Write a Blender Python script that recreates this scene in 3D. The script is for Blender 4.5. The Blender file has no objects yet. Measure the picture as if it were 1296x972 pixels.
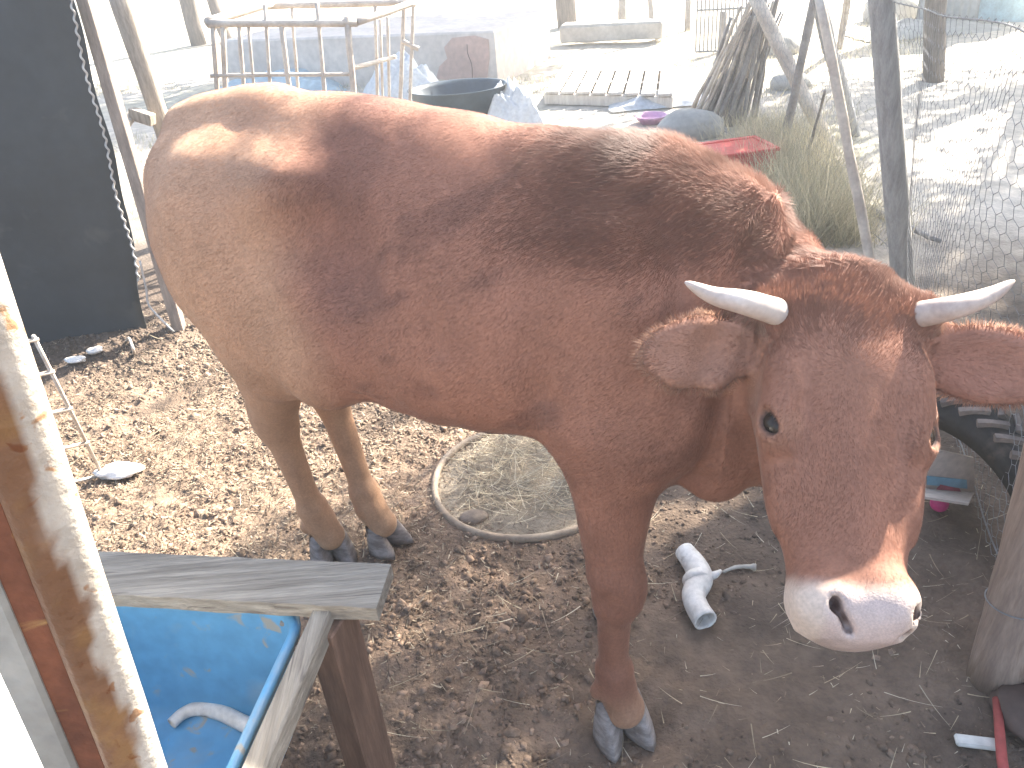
import bpy, bmesh, math, random
import numpy as np
from mathutils import Vector, Matrix
random.seed(7); RNG = np.random.default_rng(7)
sc = bpy.context.scene
# ---------------------------------------------------------------- camera
CAM_H, TILT, ROLL, FPX = 1.5, math.radians(31), math.radians(5), 1000.0
CAM = np.array([0, 0, CAM_H])
cam = bpy.data.objects.new('camera', bpy.data.cameras.new('camera'))
sc.collection.objects.link(cam); sc.camera = cam
cam.data.sensor_width = 36; cam.data.lens = 36*FPX/1296; cam.data.clip_start = .02; cam.data.clip_end = 2000
cam.matrix_world = Matrix.Translation(CAM) @ Matrix.Rotation(math.pi/2-TILT, 4, 'X') @ Matrix.Rotation(-ROLL, 4, 'Z')
def ray(u, v):
    """direction through a pixel of the 1296 x 972 photograph"""
    a = (u-648)/FPX; b = (486-v)/FPX
    a, b = a*math.cos(ROLL)+b*math.sin(ROLL), -a*math.sin(ROLL)+b*math.cos(ROLL)
    return np.array([a, math.cos(TILT)+b*math.sin(TILT), -math.sin(TILT)+b*math.cos(TILT)])
def ray_pt(u, v, t): return CAM+ray(u, v)*t
def at_y(u, v, y): r = ray(u, v); return CAM+r*(y/r[1])
def at_z(u, v, z=0.): r = ray(u, v); return CAM+r*((z-CAM_H)/r[2])
HAZE = .017
SHADE_WALL_H = [2.3, 2.4, 2.4, 2.4, 2.3]                           # plank tops of the added, unseen shade wall
# ---------------------------------------------------------------- light
SUN_DIR = Vector((.585, .545, .60)).normalized()                  # towards the sun
world = bpy.data.worlds.new('World'); sc.world = world; world.use_nodes = True
wn = world.node_tree.nodes; sky = wn.new('ShaderNodeTexSky'); sky.sky_type = 'NISHITA'; sky.sun_disc = False
sky.sun_elevation = math.asin(SUN_DIR.z); sky.sun_rotation = math.atan2(SUN_DIR.x, SUN_DIR.y)
sky.dust_density = 2.0
wn['Background'].inputs['Strength'].default_value = .085
world.node_tree.links.new(sky.outputs[0], wn['Background'].inputs['Color'])
sun = bpy.data.objects.new('sun', bpy.data.lights.new('sun', 'SUN')); sc.collection.objects.link(sun)
sun.data.energy = 5; sun.data.angle = math.radians(.6); sun.data.color = (1, .93, .82)
sun.rotation_euler = SUN_DIR.to_track_quat('Z', 'Y').to_euler()
sc.view_settings.view_transform = 'Standard'; sc.view_settings.look = 'None'
sc.view_settings.exposure = 2.7; sc.view_settings.gamma = 1
# ---------------------------------------------------------------- the cow: one implicit surface, polygonised
def nrm(v):
    v = np.asarray(v, float); return v/np.linalg.norm(v)
class Field:
    """smooth union of primitives evaluated at points (N,3)"""
    def __init__(s): s.prims = []
    def add(s, fn, c, r, k, mode='add'): s.prims.append((fn, np.asarray(c, float), r, k, mode))
    def cone(s, a, b, ra, rb, k=.02, flat=None, kf=1., mode='add'):
        a = np.asarray(a, float); b = np.asarray(b, float); ab = b-a; L2 = ab@ab
        fl = None if flat is None else nrm(flat)
        def fn(p):
            h = np.clip((p-a)@ab/L2, 0, 1)
            q = p-a-h[:, None]*ab
            if fl is not None:
                t = q@fl; q = q + np.outer(t*(1./kf-1.), fl)
            r = ra+(rb-ra)*h
            d = np.sqrt((q*q).sum(1))-r
            return d*min(1., kf) if fl is not None else d
        s.add(fn, (a+b)/2, math.sqrt(L2)/2+max(ra, rb)*max(1., kf), k, mode)
    def ell(s, c, r, ax=None, k=.02, mode='add'):
        c = np.asarray(c, float); r = np.asarray(r, float); A = np.eye(3) if ax is None else np.asarray(ax)
        def fn(p):
            q = (p-c)@A.T
            k0 = np.sqrt(((q/r)**2).sum(1))+1e-9; k1 = np.sqrt(((q/r**2)**2).sum(1))+1e-9
            return k0*(k0-1)/k1
        s.add(fn, c, r.max(), k, mode)
    def __call__(s, p):
        d = np.full(len(p), .5)
        for fn, c, r, k, mode in s.prims:
            m = np.abs(p-c).max(1) < r+.04+k if r < 5 else np.ones(len(p), bool)
            if not m.any(): continue
            v = fn(p[m]); o = d[m]
            if mode == 'sub':
                v = -v; h = np.maximum(k-np.abs(o-v), 0)/k; d[m] = np.maximum(o, v)+h*h*k*.25
            elif mode == 'disp': d[m] = o+v
            else:
                h = np.maximum(k-np.abs(o-v), 0)/k; d[m] = np.minimum(o, v)-h*h*k*.25
        return d
def pinterp(x, xs, ys):
    """smooth (monotone-ish cubic) interpolation of station values"""
    xs = np.asarray(xs, float); ys = np.asarray(ys, float)
    m = np.gradient(ys, xs); i = np.clip(np.searchsorted(xs, x)-1, 0, len(xs)-2)
    h = xs[i+1]-xs[i]; t = np.clip((x-xs[i])/h, 0, 1)
    return (2*t**3-3*t**2+1)*ys[i]+(t**3-2*t**2+t)*h*m[i]+(-2*t**3+3*t**2)*ys[i+1]+(t**3-t**2)*h*m[i+1]

COW_O = np.array([-.112, 1.454, 0.]); COW_A = math.radians(-29)
cA, sA = math.cos(COW_A), math.sin(COW_A)
COW_M = np.array([[cA, -sA, 0], [sA, cA, 0], [0, 0, 1.]])      # local -> world
def c2l(p): return (np.asarray(p)-COW_O)@COW_M                    # world -> local
def c2w(p): return np.asarray(p)@COW_M.T+COW_O
# head frame (in the cow's own coordinates)
H0 = c2l(ray_pt(1076, 352, 1.11)); H1 = c2l(ray_pt(1094, 812, .975))
HL = nrm(H1-H0)
_v = -nrm((H0+H1)/2-c2l(CAM)); _v = nrm(_v-HL*(_v@HL))
_sd = nrm(np.cross(HL, _v)); 
if (COW_M@_sd)[0] < 0: _sd = -_sd
_ph = math.radians(17)
HN = nrm(_v*math.cos(_ph)+_sd*math.sin(_ph)); HS = nrm(_sd*math.cos(_ph)-_v*math.sin(_ph))
HLEN = float(np.linalg.norm(H1-H0))
HA = np.array([HS, HL, HN])                                     # rows: side (viewer's right), along, out of the face
def hp(s, l, n): return H0+HS*s+HL*l+HN*n
def to_head(p): return (p-H0)@HA.T
print('head length', HLEN)

def build_field():
    F = Field()
    # trunk loft
    X = [-.64, -.58, -.50, -.40, -.25, -.10, .08, .25, .38, .50, .60, .68]
    T = [1.03, 1.145, 1.200, 1.225, 1.232, 1.222, 1.200, 1.165, 1.140, 1.085, 1.01, .91]
    B = [.84, .76, .71, .68, .65, .635, .63, .635, .64, .62, .63, .70]
    Wd = [.10, .155, .19, .22, .235, .25, .265, .245, .205, .18, .15, .09]
    def trunk(p):
        x = p[:, 0]; xc = np.clip(x, X[0], X[-1])
        t = pinterp(xc, X, T); b = pinterp(xc, X, B); w = pinterp(xc, X, Wd)
        zc = (t+b)/2-.03; hz = np.where(p[:, 2] > zc, t-zc, zc-b)
        q = (p[:, 2]-zc)/hz
        g = 1-.20*np.clip(q, -1, 1)-.12*np.clip(q, 0, 1)**2
        e = 2.15
        kk = (np.abs(p[:, 1]/(w*g))**e+np.abs(q)**e)**(1/e)+1e-6
        rad = np.sqrt(p[:, 1]**2+(p[:, 2]-zc)**2)
        d = np.minimum(rad, .4)*(1-1/kk)
        d = np.where(kk < .3, -.1, d)
        return np.maximum(d*.9, np.abs(x-xc)-0*x) if False else np.maximum(d*.9, np.maximum(X[0]-x, x-X[-1]))
    F.add(trunk, (0, 0, 0), 9, .03)
    for s in (-1, 1):
        # haunch, hook and pin bones, thigh
        F.ell((-.415, s*.12, .95), (.185, .135, .22), k=.06)
        F.ell((-.545, s*.085, .98), (.08, .075, .13), k=.07)
        F.ell((-.21, s*.155, 1.095), (.075, .05, .05), k=.10)      # hook bone
        F.ell((-.585, s*.08, 1.07), (.04, .035, .04), k=.08)       # pin bone
        F.ell((-.335, s*.14, .80), (.145, .085, .18), k=.06)         # thigh
        F.ell((-.20, s*.19, .74), (.07, .04, .08), k=.08)          # stifle fold
        # shoulder
        F.ell((.41, s*.125, .87), (.13, .085, .20), k=.10)
        F.ell((.45, s*.145, .76), (.12, .08, .13), k=.07)
        F.ell((.35, s*.15, .73), (.07, .05, .07), k=.05)           # elbow
        # hollow in front of the hook bone
        F.ell((-.09, s*.295, 1.05), (.13, .085, .09), k=.08, mode='sub')
    F.ell((-.53, 0, 1.075), (.095, .12, .11), k=.08)
    # spine
    F.cone((-.60, 0, 1.160), (-.35, 0, 1.195), .035, .03, k=.07)
    F.cone((.24, 0, 1.12), (.42, 0, 1.11), .035, .045, k=.08)
    # right (near) hind leg
    hx, hy = -.491, -.03
    F.cone((-.405, -.12, .72), (-.49, -.08, .50), .105, .058, k=.05, flat=(0, 1, 0), kf=.85)
    F.cone((-.497, -.08, .53), (-.500, -.07, .46), .048, .046, k=.03, flat=(0, 1, 0), kf=.8)   # hock
    F.cone((-.545, -.08, .56), (-.532, -.075, .49), .020, .024, k=.02)
    F.cone((-.498, -.07, .46), (-.490, -.04, .19), .040, .031, k=.03)
    F.cone((-.490, -.035, .17), (-.484, -.03, .13), .040, .039, k=.025)
    F.cone((-.484, -.03, .13), (-.464, -.025, .075), .035, .040, k=.02)
    for dy in (-.022, .022): F.ell((-.512, -.035+dy, .115), (.016, .013, .02), k=.01)
    # left (far) hind leg
    F.cone((-.42, .11, .72), (-.455, .09, .50), .105, .052, k=.05, flat=(0, 1, 0), kf=.85)
    F.cone((-.46, .09, .52), (-.46, .085, .45), .043, .042, k=.03, flat=(0, 1, 0), kf=.8)
    F.cone((-.50, .09, .55), (-.485, .09, .48), .020, .024, k=.02)
    F.cone((-.455, .085, .45), (-.400, .07, .19), .040, .031, k=.03)
    F.cone((-.395, .07, .17), (-.387, .068, .13), .040, .039, k=.025)
    F.cone((-.387, .068, .13), (-.357, .07, .075), .035, .040, k=.02)
    # right (near) foreleg
    F.cone((.405, -.15, .72), (.42, -.205, .44), .10, .048, k=.05)
    F.cone((.43, -.205, .43), (.43, -.21, .37), .046, .044, k=.03)    # knee
    F.ell((.458, -.208, .40), (.026, .036, .042), k=.02)
    F.cone((.425, -.21, .37), (.422, -.213, .19), .034, .029, k=.03)
    F.cone((.425, -.214, .165), (.427, -.215, .13), .039, .038, k=.025)
    F.cone((.427, -.215, .13), (.447, -.217, .07), .034, .042, k=.02)
    for dy in (-.024, .024): F.ell((.397, -.214+dy, .12), (.016, .014, .02), k=.01)
    # left foreleg, standing behind the near one
    F.cone((.29, .11, .72), (.294, .085, .44), .075, .044, k=.05)
    F.cone((.294, .085, .43), (.292, .085, .37), .044, .042, k=.03)
    F.cone((.290, .085, .37), (.302, .085, .19), .034, .029, k=.03)
    F.cone((.302, .085, .165), (.306, .085, .13), .037, .036, k=.025)
    F.cone((.306, .085, .13), (.318, .085, .07), .033, .038, k=.02)
    # brisket and dewlap
    F.ell((.58, -.01, .70), (.13, .11, .13), k=.07)
    F.ell((.66, -.03, .74), (.10, .06, .10), k=.06)
    # neck
    nb = np.array([.50, .0, .93]); pb = hp(0, .11, -.195)
    mid = (nb+pb)/2+np.array([0, .012, -.005])
    F.cone(nb, mid, .20, .155, k=.08, flat=HS*0+np.array([0, 1, 0]), kf=.72)
    F.cone(mid, pb, .150, .100, k=.05, flat=np.cross(pb-mid, (0, 0, 1)), kf=.78)
    crest0 = np.array([.40, 0, 1.07]); crest1 = hp(0, .05, -.13)
    F.cone(crest0, (crest0+crest1)/2+np.array([0, 0, -.012]), .05, .05, k=.09)
    F.cone((crest0+crest1)/2+np.array([0, 0, -.012]), crest1, .05, .05, k=.08)
    # dewlap under the throat
    F.cone((.66, -.02, .68), hp(-.01, .20, -.24), .05, .035, k=.08, flat=np.cross(hp(0, .2, -.24)-np.array([.66, -.02, .68]), (0, 0, 1)), kf=.6)
    F.ell(c2l(at_y(903, 603, 1.06)), (.045, .03, .05), k=.06)
    # head loft
    L = np.array([-.01, .04, .10, .17, .23, .30, .36, .41, .44, .463])*HLEN/.48
    Aw = [.080, .108, .116, .115, .103, .088, .080, .075, .069, .057]
    Fr = [-.025, .000, .008, .004, .000, -.006, -.010, -.010, -.016, -.035]
    Bk = [-.12, -.15, -.185, -.20, -.20, -.175, -.145, -.125, -.115, -.095]
    def head(p):
        q = to_head(p); l = q[:, 1]; lc = np.clip(l, L[0], L[-1])
        a = pinterp(lc, L, Aw); f = pinterp(lc, L, Fr); b = pinterp(lc, L, Bk)
        c = f*.45+b*.55; hn = np.where(q[:, 2] > c, f-c, c-b)
        t = (q[:, 2]-c)/hn
        g = 1-.16*np.clip(t, 0, 1)**2-.30*np.clip(-t, 0, 1)**1.5
        e = 2.45-.35*np.clip((l-.20)/.12, 0, 1)
        kk = (np.abs(q[:, 0]/(a*g))**e+np.abs(t)**e)**(1/e)+1e-6
        rad = np.sqrt(q[:, 0]**2+(q[:, 2]-c)**2)
        d = rad*(1-1/kk); d = np.where(kk < .3, -.05, d)
        return np.maximum(d*.92, np.maximum(L[0]-l, l-L[-1]))
    F.add(head, hp(0, HLEN/2, -.1), HLEN*.62, .040)
    F.ell(hp(0, .02, -.055), (.085, .05, .055), ax=HA, k=.05)                # poll
    F.ell(hp(0, -.012, -.05), (.05, .03, .04), ax=HA, k=.04)
    s1 = HLEN/.48
    F.ell(hp(0, .443*s1, -.064), (.0755, .052, .062), ax=HA, k=.03)           # muzzle
    F.ell(hp(0, .450*s1, -.105), (.052, .035, .035), ax=HA, k=.03)           # chin
    for s in (-1, 1):
        F.cone(hp(s*.075, .035, -.05), hp(s*.112, .03, -.055), .036, .031, k=.03)   # horn root
        F.ell(hp(s*.088, .150*s1, -.026), (.020, .045, .020), ax=HA, k=.05)      # brow
        F.ell(hp(*EYE_P[s]), (.026, .034, .027), ax=HA, k=.030)     # lids
        F.ell(hp(s*.083, .26*s1, -.070), (.020, .08, .03), ax=HA, k=.04)        # cheek crest
        F.ell(hp(s*.055, .30*s1, .012), (.022, .09, .014), ax=HA, k=.03, mode='sub')
        F.ell(hp(s*.048, .432*s1, -.024), (.028, .034, .026), ax=HA, k=.035)      # nostril wing
        # nostril: comma-shaped slot
        F.cone(hp(-.032, .440*s1, -.006) if s < 0 else hp(.063, .440*s1, -.020), hp(-.012, .468*s1, -.022) if s < 0 else hp(.054, .468*s1, -.030), .0050, .0036, k=.010, mode='sub', flat=HN, kf=1.8)
        F.ell(hp(-.034, .437*s1, -.010) if s < 0 else hp(.065, .437*s1, -.026), (.0070, .010, .016), ax=HA, k=.008, mode='sub')
        # eye slot
        F.ell(hp(EYE_P[s][0], EYE_P[s][1], EYE_P[s][2]+.004)+EYE_AX[s][0]*.026, (.022, .0235, .0150), ax=EYE_AX[s], k=.006, mode='sub')
        # ear: a cupped leaf
        root = hp(s*.100, .085 if s < 0 else .078, -.080)
        tip = hp(s*.275, .122 if s < 0 else .112, -.010 if s < 0 else -.06)
        ax = nrm(tip-root); up = nrm(HN*.85+HL*.50); up = nrm(up-ax*(up@ax)); wd = np.cross(ax, up)
        EAR[s] = (root, tip, ax, up, wd)
        F.cone(root-ax*.02, root+ax*.045, .028, .026, k=.03)
        A = np.array([ax, wd, up])
        F.ell((root+tip)/2+ax*.012, (.100, .056, .021), ax=A, k=.02)
        F.ell((root+tip)/2+ax*.012+up*.024, (.083, .041, .016), ax=A, k=.012, mode='sub')
    def disp(p):
        x, y, z = p[:, 0], p[:, 1], p[:, 2]
        d = .0030*np.sin(x*62+z*9)*np.exp(-((x-.12)/.16)**2)*np.exp(-((z-.85)/.16)**2)       # ribs
        nk = np.exp(-((x-.62)/.10)**2)*np.exp(-((z-.92)/.15)**2)
        d += .0055*nk*np.sin((x*.9-z*.35+y*.2)*95)
        n = fbm3(p*7.0, 2); n2 = fbm3(p*22.0, 2)
        d += (n-.5)*.010+(n2-.5)*.0035
        for W_, amp, wd_, near in CREASE:
            a, b = W_[:-1], W_[1:]; best = np.full(len(p), 9.)
            for i in range(len(a)):
                ab = b[i]-a[i]; t = np.clip((p-a[i])@ab/(ab@ab), 0, 1); best = np.minimum(best, ((p-a[i]-t[:, None]*ab)**2).sum(1))
            d = d-amp*np.exp(-best/wd_**2)
        q = to_head(p)
        hd = (q[:, 1] > -.05)*(q[:, 1] < HLEN+.08)*(np.abs(q[:, 0]) < .14)*(q[:, 2] > -.24)
        leg = z < .5
        return np.where((hd > 0) | leg, d*.45, d)
    F.add(disp, (0, 0, 0), 9, .02, 'disp')
    return F
EAR = {}
EYE_P = {-1: (-.093, .207*HLEN/.48, -.031), 1: (.095, .207*HLEN/.48, -.046)}
def _onbody(pts, yl):
    out = []
    for u, v in pts:
        a = c2l(CAM); r = ray(u, v)@COW_M; out.append(a+r*((yl-a[1])/r[1]))
    return np.array(out)
CREASE = [   # ridges (+) and furrows (-) of the coat, found on the near flank
    (_onbody([(342, 215), (352, 255), (366, 300), (385, 365), (425, 440)], -.22), .015, .042, 1),
    (_onbody([(385, 190), (395, 250), (415, 320)], -.24), -.030, .065, 1),
    (_onbody([(225, 300), (290, 365), (360, 420), (400, 450)], -.20), -.016, .026, 1),
    (_onbody([(245, 330), (300, 390), (355, 440)], -.20), .009, .020, 1),
    (_onbody([(445, 490), (520, 505), (600, 515)], -.22), -.006, .014, 1),
    (_onbody([(850, 300), (880, 420), (893, 500), (885, 590)], -.14), -.020, .045, 1),
    (_onbody([(690, 300), (700, 400), (692, 500)], -.22), -.014, .045, 1),
    (_onbody([(560, 250), (600, 330)], -.24), -.008, .022, 1),
    (_onbody([(480, 260), (530, 360), (560, 440)], -.25), -.008, .022, 1),
    (_onbody([(600, 240), (650, 350), (660, 450)], -.25), -.008, .022, 1)]
for s in (-1, 1):
    CREASE.append((np.array([hp(s*.098, .165, -.030), hp(s*.080, .150, -.012), hp(s*.070, .165, -.004)]), .006, .011, 1))
    CREASE.append((np.array([hp(s*.100, .262, -.050), hp(s*.085, .258, -.028)]), -.005, .010, 1))
    CREASE.append((np.array([hp(s*.070, .13, .0), hp(s*.066, .20, .0), hp(s*.056, .30, -.005)]), -.009, .015, 1))
    CREASE.append((np.array([hp(s*.083, .13, -.005), hp(s*.080, .20, -.012), hp(s*.070, .30, -.02)]), .008, .013, 1))
_ea = math.radians(-28)
EYE_AX = {}
for s in (-1, 1):
    e0 = nrm(HS*s*.80+HN*.60); e1 = nrm(HL*math.cos(_ea)-HN*math.sin(_ea)*1.0); e1 = nrm(e1-e0*(e1@e0)); e2 = np.cross(e0, e1)
    EYE_AX[s] = np.array([e0, e1, e2])

def hash3(i, j, k):
    h = (i*374761393+j*668265263+k*2147483647*3) & 0xffffffff
    h = ((h ^ (h >> 13))*1274126177) & 0xffffffff
    return ((h ^ (h >> 16)) & 0xffff)/65535.
def vnoise3(p):
    f = np.floor(p); i = f.astype(np.int64)+1000; t = p-f; t = t*t*(3-2*t); r = 0
    for a in (0, 1):
        for b in (0, 1):
            for c in (0, 1):
                w = (t[:, 0] if a else 1-t[:, 0])*(t[:, 1] if b else 1-t[:, 1])*(t[:, 2] if c else 1-t[:, 2])
                r = r+w*hash3(i[:, 0]+a, i[:, 1]+b, i[:, 2]+c)
    return r
def fbm3(p, o):
    r = 0; a = 1; s = 0
    for _ in range(o): r = r+a*vnoise3(p); s += a; a *= .5; p = p*2.03+7.1
    return r/s

def polygonise(F, lo, hi, h):
    lo = np.array(lo); n = np.ceil((np.array(hi)-lo)/h).astype(int)+1; n = ((n+5)//6)*6
    D = np.full(n, .1, np.float32)
    nb = n//6; c = np.stack(np.meshgrid(*[np.arange(q) for q in nb], indexing='ij'), -1).reshape(-1, 3)
    cp = lo+(c*6+2.5)*h; dc = F(cp)
    D6 = np.repeat(np.repeat(np.repeat(dc.reshape(nb), 6, 0), 6, 1), 6, 2).astype(np.float32); D[:] = D6
    act = c[np.abs(dc) < 6*h*1.25]
    o = np.stack(np.meshgrid(*[np.arange(6)]*3, indexing='ij'), -1).reshape(-1, 3)
    for s in range(0, len(act), 3000):
        idx = (act[s:s+3000, None]*6+o).reshape(-1, 3)
        D[idx[:, 0], idx[:, 1], idx[:, 2]] = F(lo+idx*h)
    S = D < 0
    # surface nets
    cnt = np.zeros(n-1, np.int8)
    sl = lambda a, b, c_: (slice(a, n[0]-1+a), slice(b, n[1]-1+b), slice(c_, n[2]-1+c_))
    for a in (0, 1):
        for b in (0, 1):
            for c_ in (0, 1): cnt += S[sl(a, b, c_)]
    cell = np.argwhere((cnt > 0) & (cnt < 8)); vid = -np.ones(n-1, np.int64); vid[tuple(cell.T)] = np.arange(len(cell))
    acc = np.zeros((len(cell), 3)); num = np.zeros(len(cell))
    cor = [(a, b, c_) for a in (0, 1) for b in (0, 1) for c_ in (0, 1)]
    for i, A in enumerate(cor):
        for B in cor[i+1:]:
            if sum(abs(x-y) for x, y in zip(A, B)) != 1: continue
            ia = cell+A; ib = cell+B; da = D[tuple(ia.T)]; db = D[tuple(ib.T)]
            m = (da < 0) != (db < 0); t = np.where(m, da/np.where(m, da-db, 1), 0)
            acc += np.where(m[:, None], ia+(ib-ia)*t[:, None], 0); num += m
    V = lo+acc/num[:, None]*h
    Q = []
    for ax in range(3):
        sa = [slice(0, None)]*3; sb = [slice(0, None)]*3
        A_ = np.take(S, range(0, n[ax]-1), ax); B_ = np.take(S, range(1, n[ax]), ax)
        e = np.argwhere(A_ != B_); u, v = [(1, 2), (2, 0), (0, 1)][ax]
        ok = (e[:, u] > 0) & (e[:, v] > 0) & (e[:, u] < n[u]-1) & (e[:, v] < n[v]-1); e = e[ok]
        du = np.zeros(3, int); du[u] = 1; dv = np.zeros(3, int); dv[v] = 1
        q = np.stack([vid[tuple((e-du-dv).T)], vid[tuple((e-dv).T)], vid[tuple(e.T)], vid[tuple((e-du).T)]], 1)
        ins = S[tuple(e.T)]; q = np.where(ins[:, None], q, q[:, ::-1]); Q.append(q)
    Q = np.concatenate(Q); Q = Q[(Q >= 0).all(1)]
    # keep only the large component: label spreading
    lab = np.arange(len(V))
    for _ in range(400):
        m = lab[Q].min(1); new = lab.copy(); np.minimum.at(new, Q.ravel(), np.repeat(m, 4)); new = new[new]
        if (new == lab).all(): break
        lab = new
    big = np.bincount(lab, minlength=len(V)).argmax(); keep = lab == big
    remap = np.cumsum(keep)-1; Q = remap[Q[keep[Q].all(1)]]; V = V[keep]
    # project on the surface and relax
    def grad(p, e=.0015):
        g = np.stack([F(p+np.eye(3)[i]*e)-F(p-np.eye(3)[i]*e) for i in range(3)], 1)/(2*e); return g
    for it in range(2):
        # laplacian relax
        ac = np.zeros_like(V); ct = np.zeros(len(V))
        for i in range(4):
            for j in (1, 3):
                np.add.at(ac, Q[:, i], V[Q[:, (i+j) % 4]]); np.add.at(ct, Q[:, i], 1)
        V = V*.5+.5*ac/np.maximum(ct, 1)[:, None]
        g = grad(V); d = F(V); g2 = (g*g).sum(1)
        step = -(d/np.maximum(g2, .3))[:, None]*g
        sl_ = np.linalg.norm(step, axis=1); step *= np.minimum(1, .008/np.maximum(sl_, 1e-9))[:, None]
        V = V+step
    return V, Q
# ---------------------------------------------------------------- helpers
def mat(name, col, rough=.8, col2=None, scale=8., bump=.0, bscale=40., detail=6., spots=None, stretch=(1, 1, 1), metal=0., spec=.3, transl=0., attr=None, fac=(.35, .65), bdist=.01):
    m = bpy.data.materials.new(name); m.use_nodes = True; nt = m.node_tree; n = nt.nodes; L = nt.links
    b = n['Principled BSDF']; b.inputs['Roughness'].default_value = rough; b.inputs['Metallic'].default_value = metal
    b.inputs['Specular IOR Level'].default_value = spec
    tc = n.new('ShaderNodeTexCoord'); mp = n.new('ShaderNodeMapping'); mp.inputs['Scale'].default_value = stretch
    L.new(tc.outputs['Object'], mp.inputs[0])
    def noise(sc_, det=detail, dist=0.):
        t = n.new('ShaderNodeTexNoise'); t.inputs['Scale'].default_value = sc_; t.inputs['Detail'].default_value = det
        t.inputs['Distortion'].default_value = dist; L.new(mp.outputs[0], t.inputs['Vector']); return t
    def ramp(src, p0, p1, c0, c1):
        r = n.new('ShaderNodeValToRGB'); r.color_ramp.elements[0].position = p0; r.color_ramp.elements[1].position = p1
        r.color_ramp.elements[0].color = (*c0, 1); r.color_ramp.elements[1].color = (*c1, 1); L.new(src, r.inputs[0]); return r
    def mix(f, a, c, mode='MIX'):
        x = n.new('ShaderNodeMix'); x.data_type = 'RGBA'; x.blend_type = mode
        (L.new(f, x.inputs[0]) if not isinstance(f, (int, float)) else setattr(x.inputs[0], 'default_value', f))
        for i, q in ((6, a), (7, c)):
            if isinstance(q, tuple): x.inputs[i].default_value = (*q, 1)
            else: L.new(q, x.inputs[i])
        return x.outputs[2]
    c2 = col2 or tuple(v*.7 for v in col)
    t = noise(scale); c = ramp(t.outputs['Fac'], fac[0], fac[1], c2, col).outputs[0]
    t2 = noise(scale*6.3); c = mix(.35, c, ramp(t2.outputs['Fac'], .3, .7, (.55, .55, .55), (1.25, 1.25, 1.25)).outputs[0], 'MULTIPLY')
    for sp in (spots or []):
        t3 = noise(sp[0], 8, .6); c = mix(ramp(t3.outputs['Fac'], sp[1], sp[2], (0, 0, 0), (1, 1, 1)).outputs[0], c, sp[3])
    if attr:
        a = n.new('ShaderNodeAttribute'); a.attribute_name = attr; c = mix(1., c, a.outputs['Color'], 'MULTIPLY')
    L.new(c, b.inputs['Base Color'])
    if bump:
        t4 = noise(bscale, 8); bp = n.new('ShaderNodeBump'); bp.inputs['Strength'].default_value = bump; bp.inputs['Distance'].default_value = bdist
        L.new(t4.outputs['Fac'], bp.inputs['Height']); L.new(bp.outputs[0], b.inputs['Normal'])
    if transl:
        tr = n.new('ShaderNodeBsdfTranslucent'); L.new(c, tr.inputs[0]); ms = n.new('ShaderNodeMixShader'); ms.inputs[0].default_value = transl
        L.new(b.outputs[0], ms.inputs[1]); L.new(tr.outputs[0], ms.inputs[2]); L.new(ms.outputs[0], n['Material Output'].inputs[0])
    return m
def link(name, me, m=None, parent=None, smooth=False):
    if m is not None:
        for q in (m if isinstance(m, (list, tuple)) else [m]): me.materials.append(q)
    if smooth: me.polygons.foreach_set('use_smooth', np.ones(len(me.polygons), bool))
    o = bpy.data.objects.new(name, me); sc.collection.objects.link(o)
    if parent is not None: o.parent = parent
    return o
def tag(o, label, cat, group=None, kind=None):
    if label: o['label'] = label
    if cat: o['category'] = cat
    if group: o['group'] = group
    if kind: o['kind'] = kind
    return o
def thing(name, label, cat, loc=(0, 0, 0), group=None):
    o = bpy.data.objects.new(name, None); sc.collection.objects.link(o); o.location = tuple(loc); o.empty_display_size = .1
    return tag(o, label, cat, group)
def local(pts, parent): return np.asarray(pts, float)-np.array(parent.location) if parent is not None else np.asarray(pts, float)
def poly(name, V, Fc, m, parent=None, smooth=False):
    me = bpy.data.meshes.new(name); me.from_pydata(local(V, parent).tolist(), [], [list(map(int, f)) for f in Fc]); me.update()
    return link(name, me, m, parent, smooth)
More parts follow.
